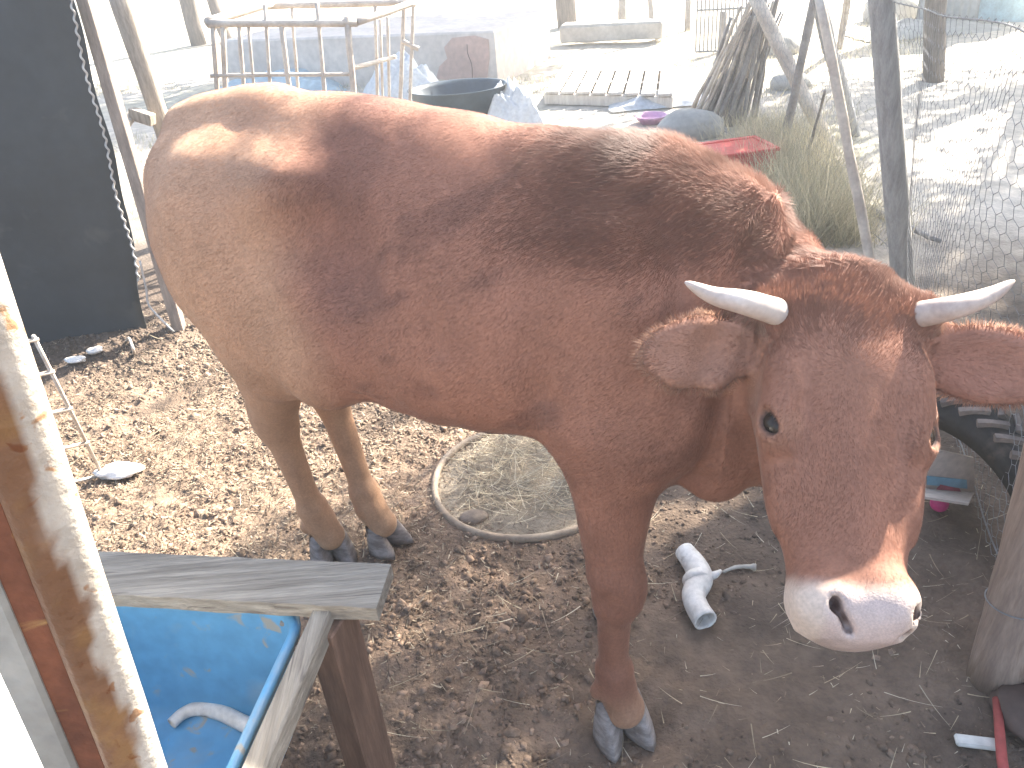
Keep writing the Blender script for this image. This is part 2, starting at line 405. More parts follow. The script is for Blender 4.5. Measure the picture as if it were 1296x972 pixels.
class MB:
    """collects pieces given in world coordinates, builds ONE mesh"""
    def __init__(s): s.V = []; s.F = []; s.n = 0
    def add(s, V, Fc):
        s.V.append(np.asarray(V, float)); s.F += [[i+s.n for i in f] for f in Fc]; s.n += len(V); return s
    def tube(s, pts, r, n=8, cap=True, wob=0., sq=1.):
        pts = np.asarray(pts, float); k = len(pts); r = np.broadcast_to(np.asarray(r, float), (k,))
        T = np.gradient(pts, axis=0); T /= np.linalg.norm(T, axis=1)[:, None]
        up = np.array([0, 0, 1.]) if abs(T[0][2]) < .9 else np.array([0, 1., 0]); V = []
        u = nrm(np.cross(T[0], up))
        for i in range(k):
            u = nrm(u-T[i]*(u@T[i])); w = np.cross(T[i], u)
            for j in range(n):
                a = 2*math.pi*j/n; rr = r[i]*(1+(wob*(RNG.random()-.5) if wob else 0))
                V.append(pts[i]+(u*math.cos(a)+w*math.sin(a)*sq)*rr)
        Fc = [[i*n+j, i*n+(j+1) % n, (i+1)*n+(j+1) % n, (i+1)*n+j] for i in range(k-1) for j in range(n)]
        if cap: Fc += [list(range(n))[::-1], [(k-1)*n+j for j in range(n)]]
        return s.add(V, Fc)
    def box(s, c, half, ax=None, bev=.0, jit=0.):
        """box with chamfered edges; ax = rows of axes"""
        A = np.eye(3) if ax is None else np.asarray(ax, float); h = np.asarray(half, float)
        bm = bmesh.new(); bmesh.ops.create_cube(bm, size=2)
        for v in bm.verts: v.co = Vector(np.array(v.co)*h)
        if bev: bmesh.ops.bevel(bm, geom=bm.edges[:], offset=bev, segments=1, affect='EDGES')
        bm.verts.index_update()
        V = np.array([v.co[:] for v in bm.verts]); Fc = [[v.index for v in f.verts] for f in bm.faces]; bm.free()
        if jit: V = V+RNG.normal(0, jit, V.shape)
        return s.add(V@A+np.asarray(c, float), Fc)
    def build(s, name, m, parent=None, smooth=False): return poly(name, np.concatenate(s.V), s.F, m, parent, smooth)
def frame(d, up=(0, 0, 1)):
    """rows: along d, sideways, up"""
    a = nrm(d); b = nrm(np.cross(up, a)); return np.array([a, b, np.cross(a, b)])
def beam(a, b, w, t, bev=.004, up=(0, 0, 1), jit=.0):
    a = np.asarray(a, float); b = np.asarray(b, float)
    return MB().box((a+b)/2, (np.linalg.norm(b-a)/2, w/2, t/2), frame(b-a, up), bev, jit)
def smooth_path(P, n=8):
    P = np.asarray(P, float); t = np.arange(len(P)); tt = np.linspace(0, len(P)-1, (len(P)-1)*n+1)
    return np.stack([pinterp(tt, t, P[:, i]) for i in range(P.shape[1])], 1)
def blob(c, r, seed=0, sub=2, rough=.25, flat=1., ax=None):
    bm = bmesh.new(); bmesh.ops.create_icosphere(bm, subdivisions=sub, radius=1.); bm.verts.index_update()
    V = np.array([v.co[:] for v in bm.verts]); Fc = [[v.index for v in f.verts] for f in bm.faces]; bm.free()
    V = V*(1+rough*(fbm3(V*1.7+seed*13.7+50, 3)-.5)*2)[:, None]*np.asarray(r)
    return V+np.asarray(c, float), Fc
def blades(name, P, D, Ln, Wd, m, parent=None, nrmv=None, curl=0., seg=1, col=None):
    """many thin blades: bases P, directions D, lengths, widths -> one mesh of triangles"""
    N = len(P); D = D/np.linalg.norm(D, axis=1)[:, None]
    nv = np.tile([0, 0, 1.], (N, 1)) if nrmv is None else nrmv
    S = np.cross(nv, D); S /= np.maximum(np.linalg.norm(S, axis=1), 1e-6)[:, None]
    if seg == 1:
        V = np.stack([P-S*Wd[:, None]/2, P+S*Wd[:, None]/2, P+D*Ln[:, None]], 1).reshape(-1, 3); nf = N; lv = 3
        idx = np.arange(N*3)
    else:
        C = np.cross(S, D); st = []
        for i in range(seg+1):
            t = i/seg; c = P+D*(Ln*t)[:, None]-C*(curl*Ln*t*t)[:, None]*1.; w = Wd*(1-.75*t)
            st += [c-S*w[:, None]/2, c+S*w[:, None]/2]
        V = np.stack(st, 1).reshape(-1, 3); k = 2*(seg+1); base = (np.arange(N)*k)[:, None, None]
        q = np.array([[2*i, 2*i+1, 2*i+3, 2*i+2] for i in range(seg)])[None]
        idx = (base+q).reshape(-1); nf = N*seg; lv = 4
    V = local(V, parent)
    me = bpy.data.meshes.new(name); me.vertices.add(len(V)); me.vertices.foreach_set('co', V.astype(np.float32).ravel())
    me.loops.add(len(idx)); me.loops.foreach_set('vertex_index', idx.astype(np.int32))
    me.polygons.add(nf); me.polygons.foreach_set('loop_start', (np.arange(nf)*lv).astype(np.int32))
    try: me.polygons.foreach_set('loop_total', np.full(nf, lv, np.int32))
    except Exception: pass
    me.update(calc_edges=True)
    if col is not None:
        a = me.color_attributes.new('tint', 'FLOAT_COLOR', 'POINT')
        cc = np.ones((N, 4)); cc[:, :3] = col; a.data.foreach_set('color', np.repeat(cc, len(V)//N, 0).astype(np.float32).ravel())
    return link(name, me, m, parent)
def rough_log(a, b, r0, r1, bend=.0, n=10, seg=8, wob=.12, seed=0):
    a = np.asarray(a, float); b = np.asarray(b, float); t = np.linspace(0, 1, seg+1)[:, None]
    rg = np.random.default_rng(seed+99); off = np.cumsum(rg.normal(0, bend, (seg+1, 3)), 0)*np.linalg.norm(b-a)/seg; off -= t*off[-1]; off[0] = 0
    return MB().tube(a+(b-a)*t+off, np.linspace(r0, r1, seg+1)*(1+rg.normal(0, wob*.3, seg+1)), n, wob=wob)
# ---------------------------------------------------------------- build the cow
FLD = build_field()
CV, CQ = polygonise(FLD, (-.78, -.5, .04), (1.1, .5, 1.36), .006)
print('cow verts', len(CV), 'quads', len(CQ))
def sst(a, b, x): t = np.clip((x-a)/(b-a), 0, 1); return t*t*(3-2*t)
_th = _onbody([(332, 110), (342, 215), (352, 255), (366, 300), (385, 365), (425, 440), (430, 520)], -.22); _th = _th[np.argsort(_th[:, 2])]; THZ, THX = _th[:, 2], _th[:, 0]
def coat(p, fur=False):
    """coat colour by place on the animal, some shade and backlight painted in (local coordinates)"""
    N = len(p); base = np.array([.305, .138, .088]); tan = np.array([.54, .325, .20]); dark = np.array([.20, .088, .062])
    c = np.tile(base, (N, 1)); x, y, z = p.T
    n1 = fbm3(p*4.0+3, 4); n2 = fbm3(p*13.0+9, 3)
    c = c+(dark-c)*(.5*sst(.50, .72, n1)*sst(.75, .60, x))[:, None]
    n3 = fbm3(np.stack([x*5+z*7, y*2, z*14-x*9], 1)+11, 3); c = c+(dark*.75-c)*(.55*sst(.56, .70, n3)*sst(-.35, -.1, x)*sst(.62, .50, x)*sst(.55, .7, z))[:, None]
    w = sst(.06, -.10, x-np.interp(z, THZ, THX))*(.62+.3*sst(-.3, -.5, x))+sst(.62, .40, z)*.15*sst(.2, -.2, x)+sst(.45, .25, z)*.35*sst(.0, -.2, x)
    c = c+(tan-c)*np.clip(w+.25*(n1-.5), 0, 1)[:, None]
    hol_shade = np.exp(-((x-np.interp(z, THZ, THX)-.10)/.07)**2)*sst(.80, .95, z)*(y < 0); c = c+(dark*.95-c)*(hol_shade*.6)[:, None]  # flank hollow darkened: its shade is painted into the coat
    q = to_head(p); hd = (q[:, 1] > -.06)&(q[:, 1] < HLEN+.1)&(np.abs(q[:, 0]) < .13)&(q[:, 2] > -.25)&(q[:, 2] < .1)
    l = q[:, 1]+(n2-.5)*.015-.03*np.exp(-(q[:, 0]/.035)**2)*0
    wm = np.where(hd, sst(.405, .436, l+.14*np.abs(q[:, 0])*0), 0)
    cream = np.array([.62, .50, .41])
    pad = np.where(hd, sst(.418, .440, l)*sst(.060, .042, np.abs(q[:, 0]-.006))*sst(-.085, -.06, q[:, 2]), 0)
    c = c+(cream-c)*wm[:, None]
    if not fur: c = c+(np.array([.50, .38, .34])-c)*(pad*.8)[:, None]
    # pale ring round the eye
    for s in (-1, 1):
        e = hp(*EYE_P[s]); d = np.linalg.norm(p-e, axis=1)
        c = c+(np.array([.44, .24, .15])-c)*(sst(.040, .026, d)*.35)[:, None]
        if not fur: c = c+(np.array([.05, .03, .03])-c)*(sst(.0300, .0235, d)*.9)[:, None]
        r, t, ax, up, wd = EAR[s]; m = (((p-r)@ax) > .02)&(np.abs((p-r)@wd) < .075)&(np.abs((p-r)@up) < .05)
        if fur: c = c+(np.array([.56, .36, .25])-c)*(m*sst(.80, .98, np.sqrt((((p-(r+t)/2-ax*.012)@ax)/.100)**2+(((p-r)@wd)/.058)**2))*.8)[:, None]
        inn = m*sst(-.004, .004, (p-(r+t)/2)@up)
        c = c+(np.array([.46, .22, .165] if s > 0 else [.46, .29, .21])-c)*(inn*.25*sst(-.02, .06, (p-r)@ax)[:])[:, None]  # right ear redder: glow of the backlight painted into its colour
    # shaded inner hind legs keep a sandy coat, dusty fetlocks
    w = sst(.16, .08, z)*.5; c = c+(np.array([.42, .27, .17])-c)*w[:, None]
    if not fur:
        for pt in (hp(-.024, .456*HLEN/.48, -.022), hp(-.034, .440*HLEN/.48, -.018), hp(.060, .455*HLEN/.48, -.034), hp(.064, .442*HLEN/.48, -.030)):
            c = c+(np.array([.10, .045, .04])-c)*(sst(.016, .008, np.linalg.norm(p-pt, axis=1))*.9)[:, None]
    return np.clip(c*(1+(n2-.5)*.30)[:, None], .01, 1), pad
cow = thing('cow', 'young red-brown cow with short pale horns and a cream muzzle facing the camera', 'cow', COW_O)
skin = mat('cow_hide', (1, 1, 1), .75, (.9, .9, .9), 30, bump=.12, bscale=160, attr='tint', spec=.25, bdist=.004)
me = bpy.data.meshes.new('body'); WV = CV@COW_M.T
me.vertices.add(len(WV)); me.vertices.foreach_set('co', WV.astype(np.float32).ravel())
me.loops.add(len(CQ)*4); me.loops.foreach_set('vertex_index', CQ.astype(np.int32).ravel())
me.polygons.add(len(CQ)); me.polygons.foreach_set('loop_start', (np.arange(len(CQ))*4).astype(np.int32)); me.update(calc_edges=True)
cc, _pad = coat(CV); at = me.color_attributes.new('tint', 'FLOAT_COLOR', 'POINT')
at.data.foreach_set('color', np.concatenate([cc, np.ones((len(cc), 1))], 1).astype(np.float32).ravel())
nose = mat('nose_skin', (1, 1, 1), .33, (.86, .86, .86), 60, bump=.5, bscale=330, attr='tint', spec=.6, bdist=.002)
body = link('body', me, [skin, nose], cow, True)
me.polygons.foreach_set('material_index', (_pad[CQ].mean(1) > .35).astype(np.int32))
# fur: short lying hairs, one mesh of thin triangles
def fur():
    a, b, c_, d = (CV[CQ[:, i]] for i in range(4)); nq = np.cross(c_-a, d-b); ar = np.linalg.norm(nq, axis=1)/2; nq /= np.maximum(ar*2, 1e-12)[:, None]
    cen = (a+b+c_+d)/4; q = to_head(cen)+RNG.normal(0, .012, cen.shape)
    head = (q[:, 1] > -.03)&(q[:, 1] < HLEN+.05)&(np.abs(q[:, 0]) < .13)&(q[:, 2] > -.2)
    _, pad = coat(cen)
    vis = nq@c2l_dir >= -.45                           # seldom-seen underside and far flank get fewer hairs
    w = ar*np.where(head, 2.6, 1.)*np.where(vis, 1, .35)*(1-pad)
    N = 760000; pick = RNG.choice(len(CQ), N, p=w/w.sum())
    r1, r2 = RNG.random((2, N))[:, :, None]; P = (a[pick]*(1-r1)+b[pick]*r1)*(1-r2)+(d[pick]*(1-r1)+c_[pick]*r1)*r2
    Nn = nq[pick]; x, y, z = P.T; qh = to_head(P)+RNG.normal(0, .004, P.shape); hd = head[pick]
    D = np.tile([-.75, 0, -.65], (N, 1)).astype(float)                    # back and down over the trunk
    leg = z+RNG.normal(0, .03, N) < .62; D[leg] = [-.15, 0, -1]
    swirl = fbm3(P*3.2, 2)-.5; sw2 = fbm3(P*11.0+4, 2)-.5; D[:, 2] += swirl*.9; D[:, 0] += sw2*.4
    Dh = HL[None]*np.clip((qh[:, 1]-.135)/.04, -.8, 1)[:, None]+HS[None]*(np.clip(qh[:, 0]/.04, -1, 1)*.55+sw2*2.6)[:, None]+HN[None]*0
    D = np.where(hd[:, None], Dh, D)
    crest = sst(.98, 1.08, z)*sst(.12, .42, x)*sst(.1, .6, Nn[:, 2])*(~hd); topf = np.where(hd, sst(.13, .03, qh[:, 1]), 0)
    Ln = np.full(N, .0082); Ln[leg] = .0070; Ln = np.where(hd, .0062, Ln); Ln = Ln+.013*crest+.009*topf
    Ln = np.where(hd&(qh[:, 1] > .36), .0055-.003*sst(.40, .44, qh[:, 1]), Ln)
    for s in (-1, 1):
        r, t, ax, up, wd = EAR[s]; v = P-(r+t)/2-ax*.012; al = v@ax; aw = v@wd; au = v@up
        m = (al > -.07)&(al < .11)&(np.abs(aw) < .07)&(np.abs(au) < .045); rad = np.sqrt((al/.100)**2+(aw/.057)**2)
        out = ax[None]*(al/.095**2)[:, None]+wd[None]*(aw/.062**2)[:, None]; out /= np.maximum(np.linalg.norm(out, axis=1), 1e-6)[:, None]
        rim = m&(rad > .82)
        D = np.where(rim[:, None], out+up[None]*.25, D); Ln = np.where(rim, .016, Ln)
        D = np.where((m&~rim)[:, None], ax[None]+out*.4, D); Ln = np.where(m&~rim, .008, Ln)
        e = hp(*EYE_P[s]); de = np.linalg.norm(P-e, axis=1); Ln = np.where(de < .030, .0045, Ln); Ln = np.where(de < .0245, .0, Ln)
        nz = hp(-.023, .468, -.014) if s < 0 else hp(.060, .466, -.028); dn = np.linalg.norm(P-nz, axis=1); Ln = np.where(dn < .020, .0, Ln)
        tip = P[:, 2]*0
    D = D-Nn*(D*Nn).sum(1)[:, None]; D /= np.maximum(np.linalg.norm(D, axis=1), 1e-6)[:, None]
    lift = .17+.20*RNG.random(N); lift = lift+.45*crest-.08
    D = D+Nn*lift[:, None]+RNG.normal(0, .07, (N, 3))
    Ln = Ln*RNG.uniform(.6, 1.35, N); ok = Ln > .001; ok &= (z > .085)
    P, D, Ln, Nn = P[ok], D[ok], Ln[ok], Nn[ok]; col, _ = coat(P, True); col = col*RNG.uniform(.93, 1.10, (len(P), 1))
    Wd = np.where(Ln > .014, .0009, .0008)*1.0
    return blades('fur', c2w(P-Nn*.0008), D@COW_M.T, Ln, Wd, furm, cow, Nn@COW_M.T, col=col)
furm = mat('cow_fur', (1, 1, 1), .6, (.9, .9, .9), 20, attr='tint', transl=.5, spec=.4)
for m_ in (furm, skin):
    b_ = m_.node_tree.nodes['Principled BSDF']; b_.inputs['Sheen Weight'].default_value = .22; b_.inputs['Sheen Roughness'].default_value = .35; b_.inputs['Sheen Tint'].default_value = (1, .86, .72, 1)
c2l_dir = nrm((CAM-COW_O-np.array([0, 0, .8]))@COW_M)
f_ = fur(); f_['kind'] = 'stuff'
# horns
hornm = mat('horn', (.56, .47, .41), .45, (.40, .30, .25), 18, spots=[(9, .55, .8, (.75, .68, .60))], bump=.15, bscale=90, spec=.5, stretch=(1, 1, 1), bdist=.003)
def horn(px_, s):
    root = hp(s*.066, .036, -.062); P = [c2w(root)]+[ray_pt(u, v, t) for u, v, t in px_]
    P = smooth_path(P, 7); k = len(P); t = np.linspace(0, 1, k); r = .0168*(1-t**1.7)**.75+.0022; r[-1] = .0015
    r = r*(1+.030*np.sin(t*95)*np.exp(-t*4)+.05*np.exp(-(t/.3)**2))
    MB().tube(P, r, 20).build('horn', hornm, cow, True)
horn([(948, 384, 1.075), (903, 374, 1.065), (867, 357, 1.055)], -1)
horn([(1195, 392, 1.085), (1250, 375, 1.085), (1284, 355, 1.085)], 1)
# eyes
eyem = mat('eye', (.012, .008, .007), .04, (.035, .022, .016), 40, spec=.28)
for s in (-1, 1):
    c0 = c2w(hp(*EYE_P[s])); bm = bmesh.new(); bmesh.ops.create_uvsphere(bm, u_segments=28, v_segments=18, radius=.0222)
    V = np.array([v.co[:] for v in bm.verts])+c0; bm.verts.index_update(); Fc = [[v.index for v in f.verts] for f in bm.faces]; bm.free()
    poly('eye', V, Fc, eyem, cow, True)
# hooves: two claws on each foot
hoofm = mat('hoof', (.33, .29, .27), .55, (.17, .14, .125), 26, bump=.3, bscale=80, stretch=(1, 1, 3), bdist=.004)
def claw(c, side, sc_=1., turn=0.):
    """half hoof: wide at the ground, toe forward"""
    n = 16; V = []; rows = [(0., 1.0, 0.), (.18, .98, .01), (.45, .88, .05), (.75, .74, .10), (1., .60, .14), (1.08, .40, .15)]
    for h, k, back in rows:
        for j in range(n):
            a = 2*math.pi*j/n; cx, sy = math.cos(a), math.sin(a)
            x = cx*(.062 if cx > 0 else .038)*k*(1-.25*abs(sy)); y = sy*.0285*k
            x -= h*.030*(1 if cx > 0 else .4)
            y += side*.003*cx
            V.append([x*sc_, y*sc_, h*.068*sc_])
    Fc = [[i*n+j, i*n+(j+1) % n, (i+1)*n+(j+1) % n, (i+1)*n+j] for i in range(len(rows)-1) for j in range(n)]+[list(range(n))[::-1], [(len(rows)-1)*n+j for j in range(n)]]
    V = np.array(V); a = side*.10; V[:, 1] += side*.0275*sc_; a += turn; V = V@np.array([[math.cos(a), math.sin(a), 0], [-math.sin(a), math.cos(a), 0], [0, 0, 1]])
    return V+np.array([c[0], c[1], .004]), Fc
for fx, fy, tr, hs in ((.445, -.225, -.85, 1.14), (.308, .085, -.3, 1.), (-.462, -.035, -.65, 1.1), (-.352, .07, -.15, 1.08)):
    for side in (-1, 1):
        V, Fc = claw((fx, fy), side, hs, tr); poly('hoof', c2w(V), Fc, hoofm, cow, True)
# whiskers
P = []; D = []
for i in range(46):
    s = 1 if i % 2 else -1; b0 = hp(s*RNG.uniform(.045, .07), RNG.uniform(.41, .47), RNG.uniform(-.10, -.03)); P.append(b0); D.append(HS*s*1.1+HL*RNG.uniform(.1, .9)+HN*RNG.uniform(-.3, .3))
P = np.array(P); D = np.array(D)
w_ = blades('whiskers', c2w(P), D@COW_M.T, RNG.uniform(.02, .04, len(P)), np.full(len(P), .0007), mat('whisker', (.7, .6, .5), .5, transl=.3), cow); w_['kind'] = 'stuff'
# ---------------------------------------------------------------- ground
def n2(x, y, s, o=3, z=0.):
    x = np.asarray(x, float); sh = x.shape
    return fbm3(np.stack([x.ravel()*s+31, np.asarray(y, float).ravel()*s+17, np.full(x.size, z+5.5)], 1), o).reshape(sh)
def gh(x, y):
    """height of the trodden yard"""
    x = np.asarray(x, float); y = np.asarray(y, float)
    near = sst(7.5, 3.0, np.hypot(x, y-1.5))
    rough = .35+.65*sst(.65, .05, x+.25*(y-1.4))                    # cloddy on the left, swept smooth on the right
    h = (n2(x, y, 1.1, 3)-.5)*.07
    h = h+near*rough*(sst(3.9, 3.0, y)*sst(2.4, 1.7, np.abs(x))*((n2(x, y, 13, 3, 2)-.5)*.048+(n2(x, y, 42, 2, 4)-.5)*.022))
    ring = np.hypot(x-RING[0], y-RING[1]); h = np.where(ring < RING_R+.1, h+(0.005*0+.020+(n2(x, y, 18, 2)-.5)*.006-h)*sst(RING_R+.09, RING_R, ring), h)
    for fx, fy in FEET:
        d = np.hypot(x-fx, y-fy); h = h+(-.006-h)*sst(.13, .06, d)
    return h
RING = (.025, 1.905); RING_R = .285
FEET = [tuple(c2w([a, b, 0])[:2]) for a, b in ((.447, -.225), (.272, .085), (-.462, -.035), (-.352, .07))]
def axis_pts(a, b, st, lo, hi):
    m = list(np.arange(a, b, st)); g = st; p = m[-1]
    while p < hi: g *= 1.09; p += g; m.append(p)
    g = st; p = m[0]; pre = []
    while p > lo: g *= 1.09; p -= g; pre.append(p)
    return np.array(pre[::-1]+m)
gx = axis_pts(-2.3, 1.75, .011, -150, 150); gy = axis_pts(.75, 3.3, .011, -120, 220)
GX, GY = np.meshgrid(gx, gy, indexing='ij'); GZ = gh(GX, GY)
nx, ny = GX.shape; I = np.arange(nx*ny).reshape(nx, ny)
gq = np.stack([I[:-1, :-1], I[1:, :-1], I[1:, 1:], I[:-1, 1:]], -1).reshape(-1, 4)
me = bpy.data.meshes.new('ground'); me.vertices.add(nx*ny); me.vertices.foreach_set('co', np.stack([GX, GY, GZ], -1).astype(np.float32).ravel())
me.loops.add(len(gq)*4); me.loops.foreach_set('vertex_index', gq.astype(np.int32).ravel())
me.polygons.add(len(gq)); me.polygons.foreach_set('loop_start', (np.arange(len(gq))*4).astype(np.int32)); me.update(calc_edges=True)
def soil(P):
    """soil colour by place, shade of the rubber sheet painted in"""
    x, y = P[:, 0], P[:, 1]
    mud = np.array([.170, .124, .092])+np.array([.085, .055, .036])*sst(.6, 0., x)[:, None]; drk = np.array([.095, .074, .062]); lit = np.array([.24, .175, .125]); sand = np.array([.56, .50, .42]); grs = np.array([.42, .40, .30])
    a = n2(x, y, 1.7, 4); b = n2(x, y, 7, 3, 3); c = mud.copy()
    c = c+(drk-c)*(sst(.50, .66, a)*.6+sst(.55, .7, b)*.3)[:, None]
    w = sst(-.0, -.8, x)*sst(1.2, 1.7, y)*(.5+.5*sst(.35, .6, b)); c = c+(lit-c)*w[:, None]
    w = sst(-1.2, -1.7, x)*sst(2.5, 2.9, y+(a-.5)); c = c+(drk*.8-c)*(w*.8)[:, None]  # cast shade of the rubber sheet painted into the soil colour
    w = sst(2.9, 5.0, y+.5*x+(a-.5)*1.5); c = c+(sand-c)*w[:, None]
    c = c+(grs-c)*(w*sst(.52, .62, n2(x, y, .9, 4, 9))*.6)[:, None]
    rg = np.hypot(x-RING[0], y-RING[1]); c = c+(np.array([.33, .28, .215])-c)*(sst(RING_R+.01, RING_R-.02, rg)*.9)[:, None]
    return c*(.85+.3*n2(x, y, 30, 2, 7))[:, None]
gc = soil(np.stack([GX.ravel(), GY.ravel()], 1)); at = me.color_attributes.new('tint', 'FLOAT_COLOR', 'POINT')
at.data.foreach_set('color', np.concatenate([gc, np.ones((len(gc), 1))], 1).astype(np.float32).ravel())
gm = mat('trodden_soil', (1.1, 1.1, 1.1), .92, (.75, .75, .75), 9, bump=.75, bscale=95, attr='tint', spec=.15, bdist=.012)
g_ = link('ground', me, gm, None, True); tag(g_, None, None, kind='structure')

def scatter(N, fn, box):
    """N points in box kept with probability fn"""
    x = RNG.uniform(box[0], box[1], N*4); y = RNG.uniform(box[2], box[3], N*4); k = RNG.random(N*4) < fn(x, y); x, y = x[k][:N], y[k][:N]
    return np.stack([x, y, gh(x, y)], 1)
def leftness(x, y): return sst(.75, -.2, x+.25*(y-1.4))
# crumbs of dry dung and soil
def crumbs():
    N = 30000
    P = scatter(N, lambda x, y: (.35+.65*leftness(x, y))*sst(.36, .55, n2(x, y, 2.6, 3, 8))*(np.hypot(x-RING[0], y-RING[1]) > RING_R), (-2.3, 1.6, .75, 3.4)); N = len(P)
    r = RNG.gamma(2.2, .0017, N)+.0020; r = np.minimum(r, .015)*(1+.2*leftness(P[:, 0], P[:, 1]))
    base = np.array([[1, 0, 0], [-.5, .87, 0], [-.5, -.87, 0], [0, 0, .8], [.4, .7, .5], [.4, -.75, .45], [-.8, 0, .5]])
    tri = np.array([[0, 4, 5], [4, 3, 5], [4, 6, 3], [5, 3, 6], [0, 1, 4], [1, 6, 4], [0, 5, 2], [5, 6, 2], [1, 2, 6]])
    a = RNG.uniform(0, 6.28, N); V = base[None]*RNG.uniform(.55, 1.35, (N, 7, 1)); V = V*r[:, None, None]*RNG.uniform(.6, 1.3, (N, 1, 3))
    ca, sa = np.cos(a)[:, None], np.sin(a)[:, None]; X = V[..., 0]*ca-V[..., 1]*sa; Y = V[..., 0]*sa+V[..., 1]*ca
    V = np.stack([X, Y, V[..., 2]], -1)+P[:, None]; V[..., 2] -= r[:, None]*.15
    me = bpy.data.meshes.new('dung_crumbs'); me.vertices.add(N*7); me.vertices.foreach_set('co', V.astype(np.float32).ravel())
    idx = (np.arange(N)[:, None, None]*7+tri[None]).reshape(-1); me.loops.add(len(idx)); me.loops.foreach_set('vertex_index', idx.astype(np.int32))
    me.polygons.add(len(idx)//3); me.polygons.foreach_set('loop_start', (np.arange(len(idx)//3)*3).astype(np.int32)); me.update(calc_edges=True)
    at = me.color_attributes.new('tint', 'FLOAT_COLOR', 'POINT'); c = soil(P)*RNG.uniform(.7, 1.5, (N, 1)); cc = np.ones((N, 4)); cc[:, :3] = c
    at.data.foreach_set('color', np.repeat(cc, 7, 0).astype(np.float32).ravel())
    return link('dung_crumbs', me, mat('crumb', (1.2, 1.2, 1.2), .9, (.8, .8, .8), 60, attr='tint', bump=.4, bscale=200, spec=.1, bdist=.003))
tag(crumbs(), 'crumbled dry dung and soil trodden over the yard', 'dung', kind='stuff')
strawm = mat('straw', (1, 1, 1), .6, (.8, .8, .8), 30, attr='tint', transl=.15, spec=.3)
def litter(name, N, prob, box, ln, wd, tilt, seg, curl, cols, lift=.004):
    P = scatter(N, prob, box); N = len(P); P[:, 2] += lift*RNG.random(N)*2
    a = RNG.uniform(0, 6.283, N); D = np.stack([np.cos(a), np.sin(a), RNG.normal(0, tilt, N)], 1)
    cols = np.array(cols); c = cols[RNG.integers(0, len(cols), N)]*RNG.uniform(.7, 1.25, (N, 1))
    return blades(name, P, D, RNG.uniform(*ln, N), RNG.uniform(*wd, N), strawm, None, None, curl, seg, c)
ST = [(.55, .46, .31), (.44, .35, .23), (.66, .58, .43), (.36, .27, .18)]; CH = [(.25, .178, .122), (.34, .255, .175), (.16, .112, .082), (.48, .39, .28), (.20, .14, .10)]
tag(litter('litter_chips', 42000, lambda x, y: sst(.2, -.6, x)*sst(1.0, 1.5, y)*sst(.25, .45, n2(x, y, 3.5, 3, 6))*(1-.85*sst(-1.2, -1.7, x)*sst(2.5, 2.9, y)), (-2.4, .3, 1.0, 3.6), (.007, .026), (.002, .006), .30, 2, .25, CH), 'loose layer of leaf bits and trodden hay at the left of the yard', 'litter', kind='stuff')
tag(litter('straw', 750, lambda x, y: .35+.65*sst(.45, .62, n2(x, y, 2.2, 3, 12)), (-1.6, 1.7, .8, 3.2), (.03, .11), (.0012, .0032), .10, 4, .18, ST, .006), 'loose straws scattered over the dark soil', 'straw', kind='stuff')
tag(litter('hay_bits', 6000, lambda x, y: .4+.6*sst(.4, .6, n2(x, y, 4.2, 3, 14)), (-1.6, 1.7, .8, 3.2), (.006, .025), (.0010, .0026), .15, 2, .1, ST+CH, .004), 'short bits of hay trodden into the soil', 'hay', kind='stuff')
tag(litter('hoop_hay', 1000, lambda x, y: (np.hypot(x-RING[0]-.02, y-RING[1]-.03) < RING_R-.05)*1., (-.3, .35, 1.6, 2.25), (.03, .13), (.0014, .003), .10, 4, .25, ST, .012), 'dry hay lying inside the round hoop under the cow', 'hay', kind='stuff')
# grass and dry weeds along the fence and over the far ground
grassm = mat('dry_grass', (1, 1, 1), .7, (.8, .8, .8), 30, attr='tint', transl=.4, spec=.2)
def grass(name, P, ln, wd, cols, up=1., curl=.25, spread=.5):
    N = len(P); D = np.stack([RNG.normal(0, spread, N), RNG.normal(0, spread, N), np.full(N, up)], 1)
    cols = np.array(cols); c = cols[RNG.integers(0, len(cols), N)]*RNG.uniform(.7, 1.25, (N, 1))
    nv = RNG.normal(0, 1, (N, 3)); nv[:, 2] = 0
    return blades(name, P, D, RNG.uniform(*ln, N), np.full(N, wd)*RNG.uniform(.7, 1.3, N), grassm, None, nv, curl, 3, c)
GC = [(.62, .54, .37), (.54, .48, .33), (.72, .64, .46), (.44, .41, .28)]
def near_line(N, a, b, w):
    a, b = np.array(a), np.array(b); t = RNG.random(N); d = b-a; nn_ = np.array([-d[1], d[0]])/np.hypot(*d); q = a+d*t[:, None]+nn_*RNG.normal(0, w, (N, 1)); return np.stack([q[:, 0], q[:, 1], gh(q[:, 0], q[:, 1])], 1)
tag(grass('fence_grass', near_line(9000, (1.55, 3.5), (1.80, 5.2), .13), (.10, .38), .0035, GC), 'tall dry grass standing along the foot of the wire fence', 'grass', kind='stuff')
Pf = scatter(16000, lambda x, y: sst(.50, .60, n2(x, y, .8, 3, 20)), (-6, 8, 4.6, 14)); tag(grass('short_grass', Pf, (.03, .09), .006, GC), 'sparse short dry grass on the open ground behind the cow', 'grass', kind='stuff')

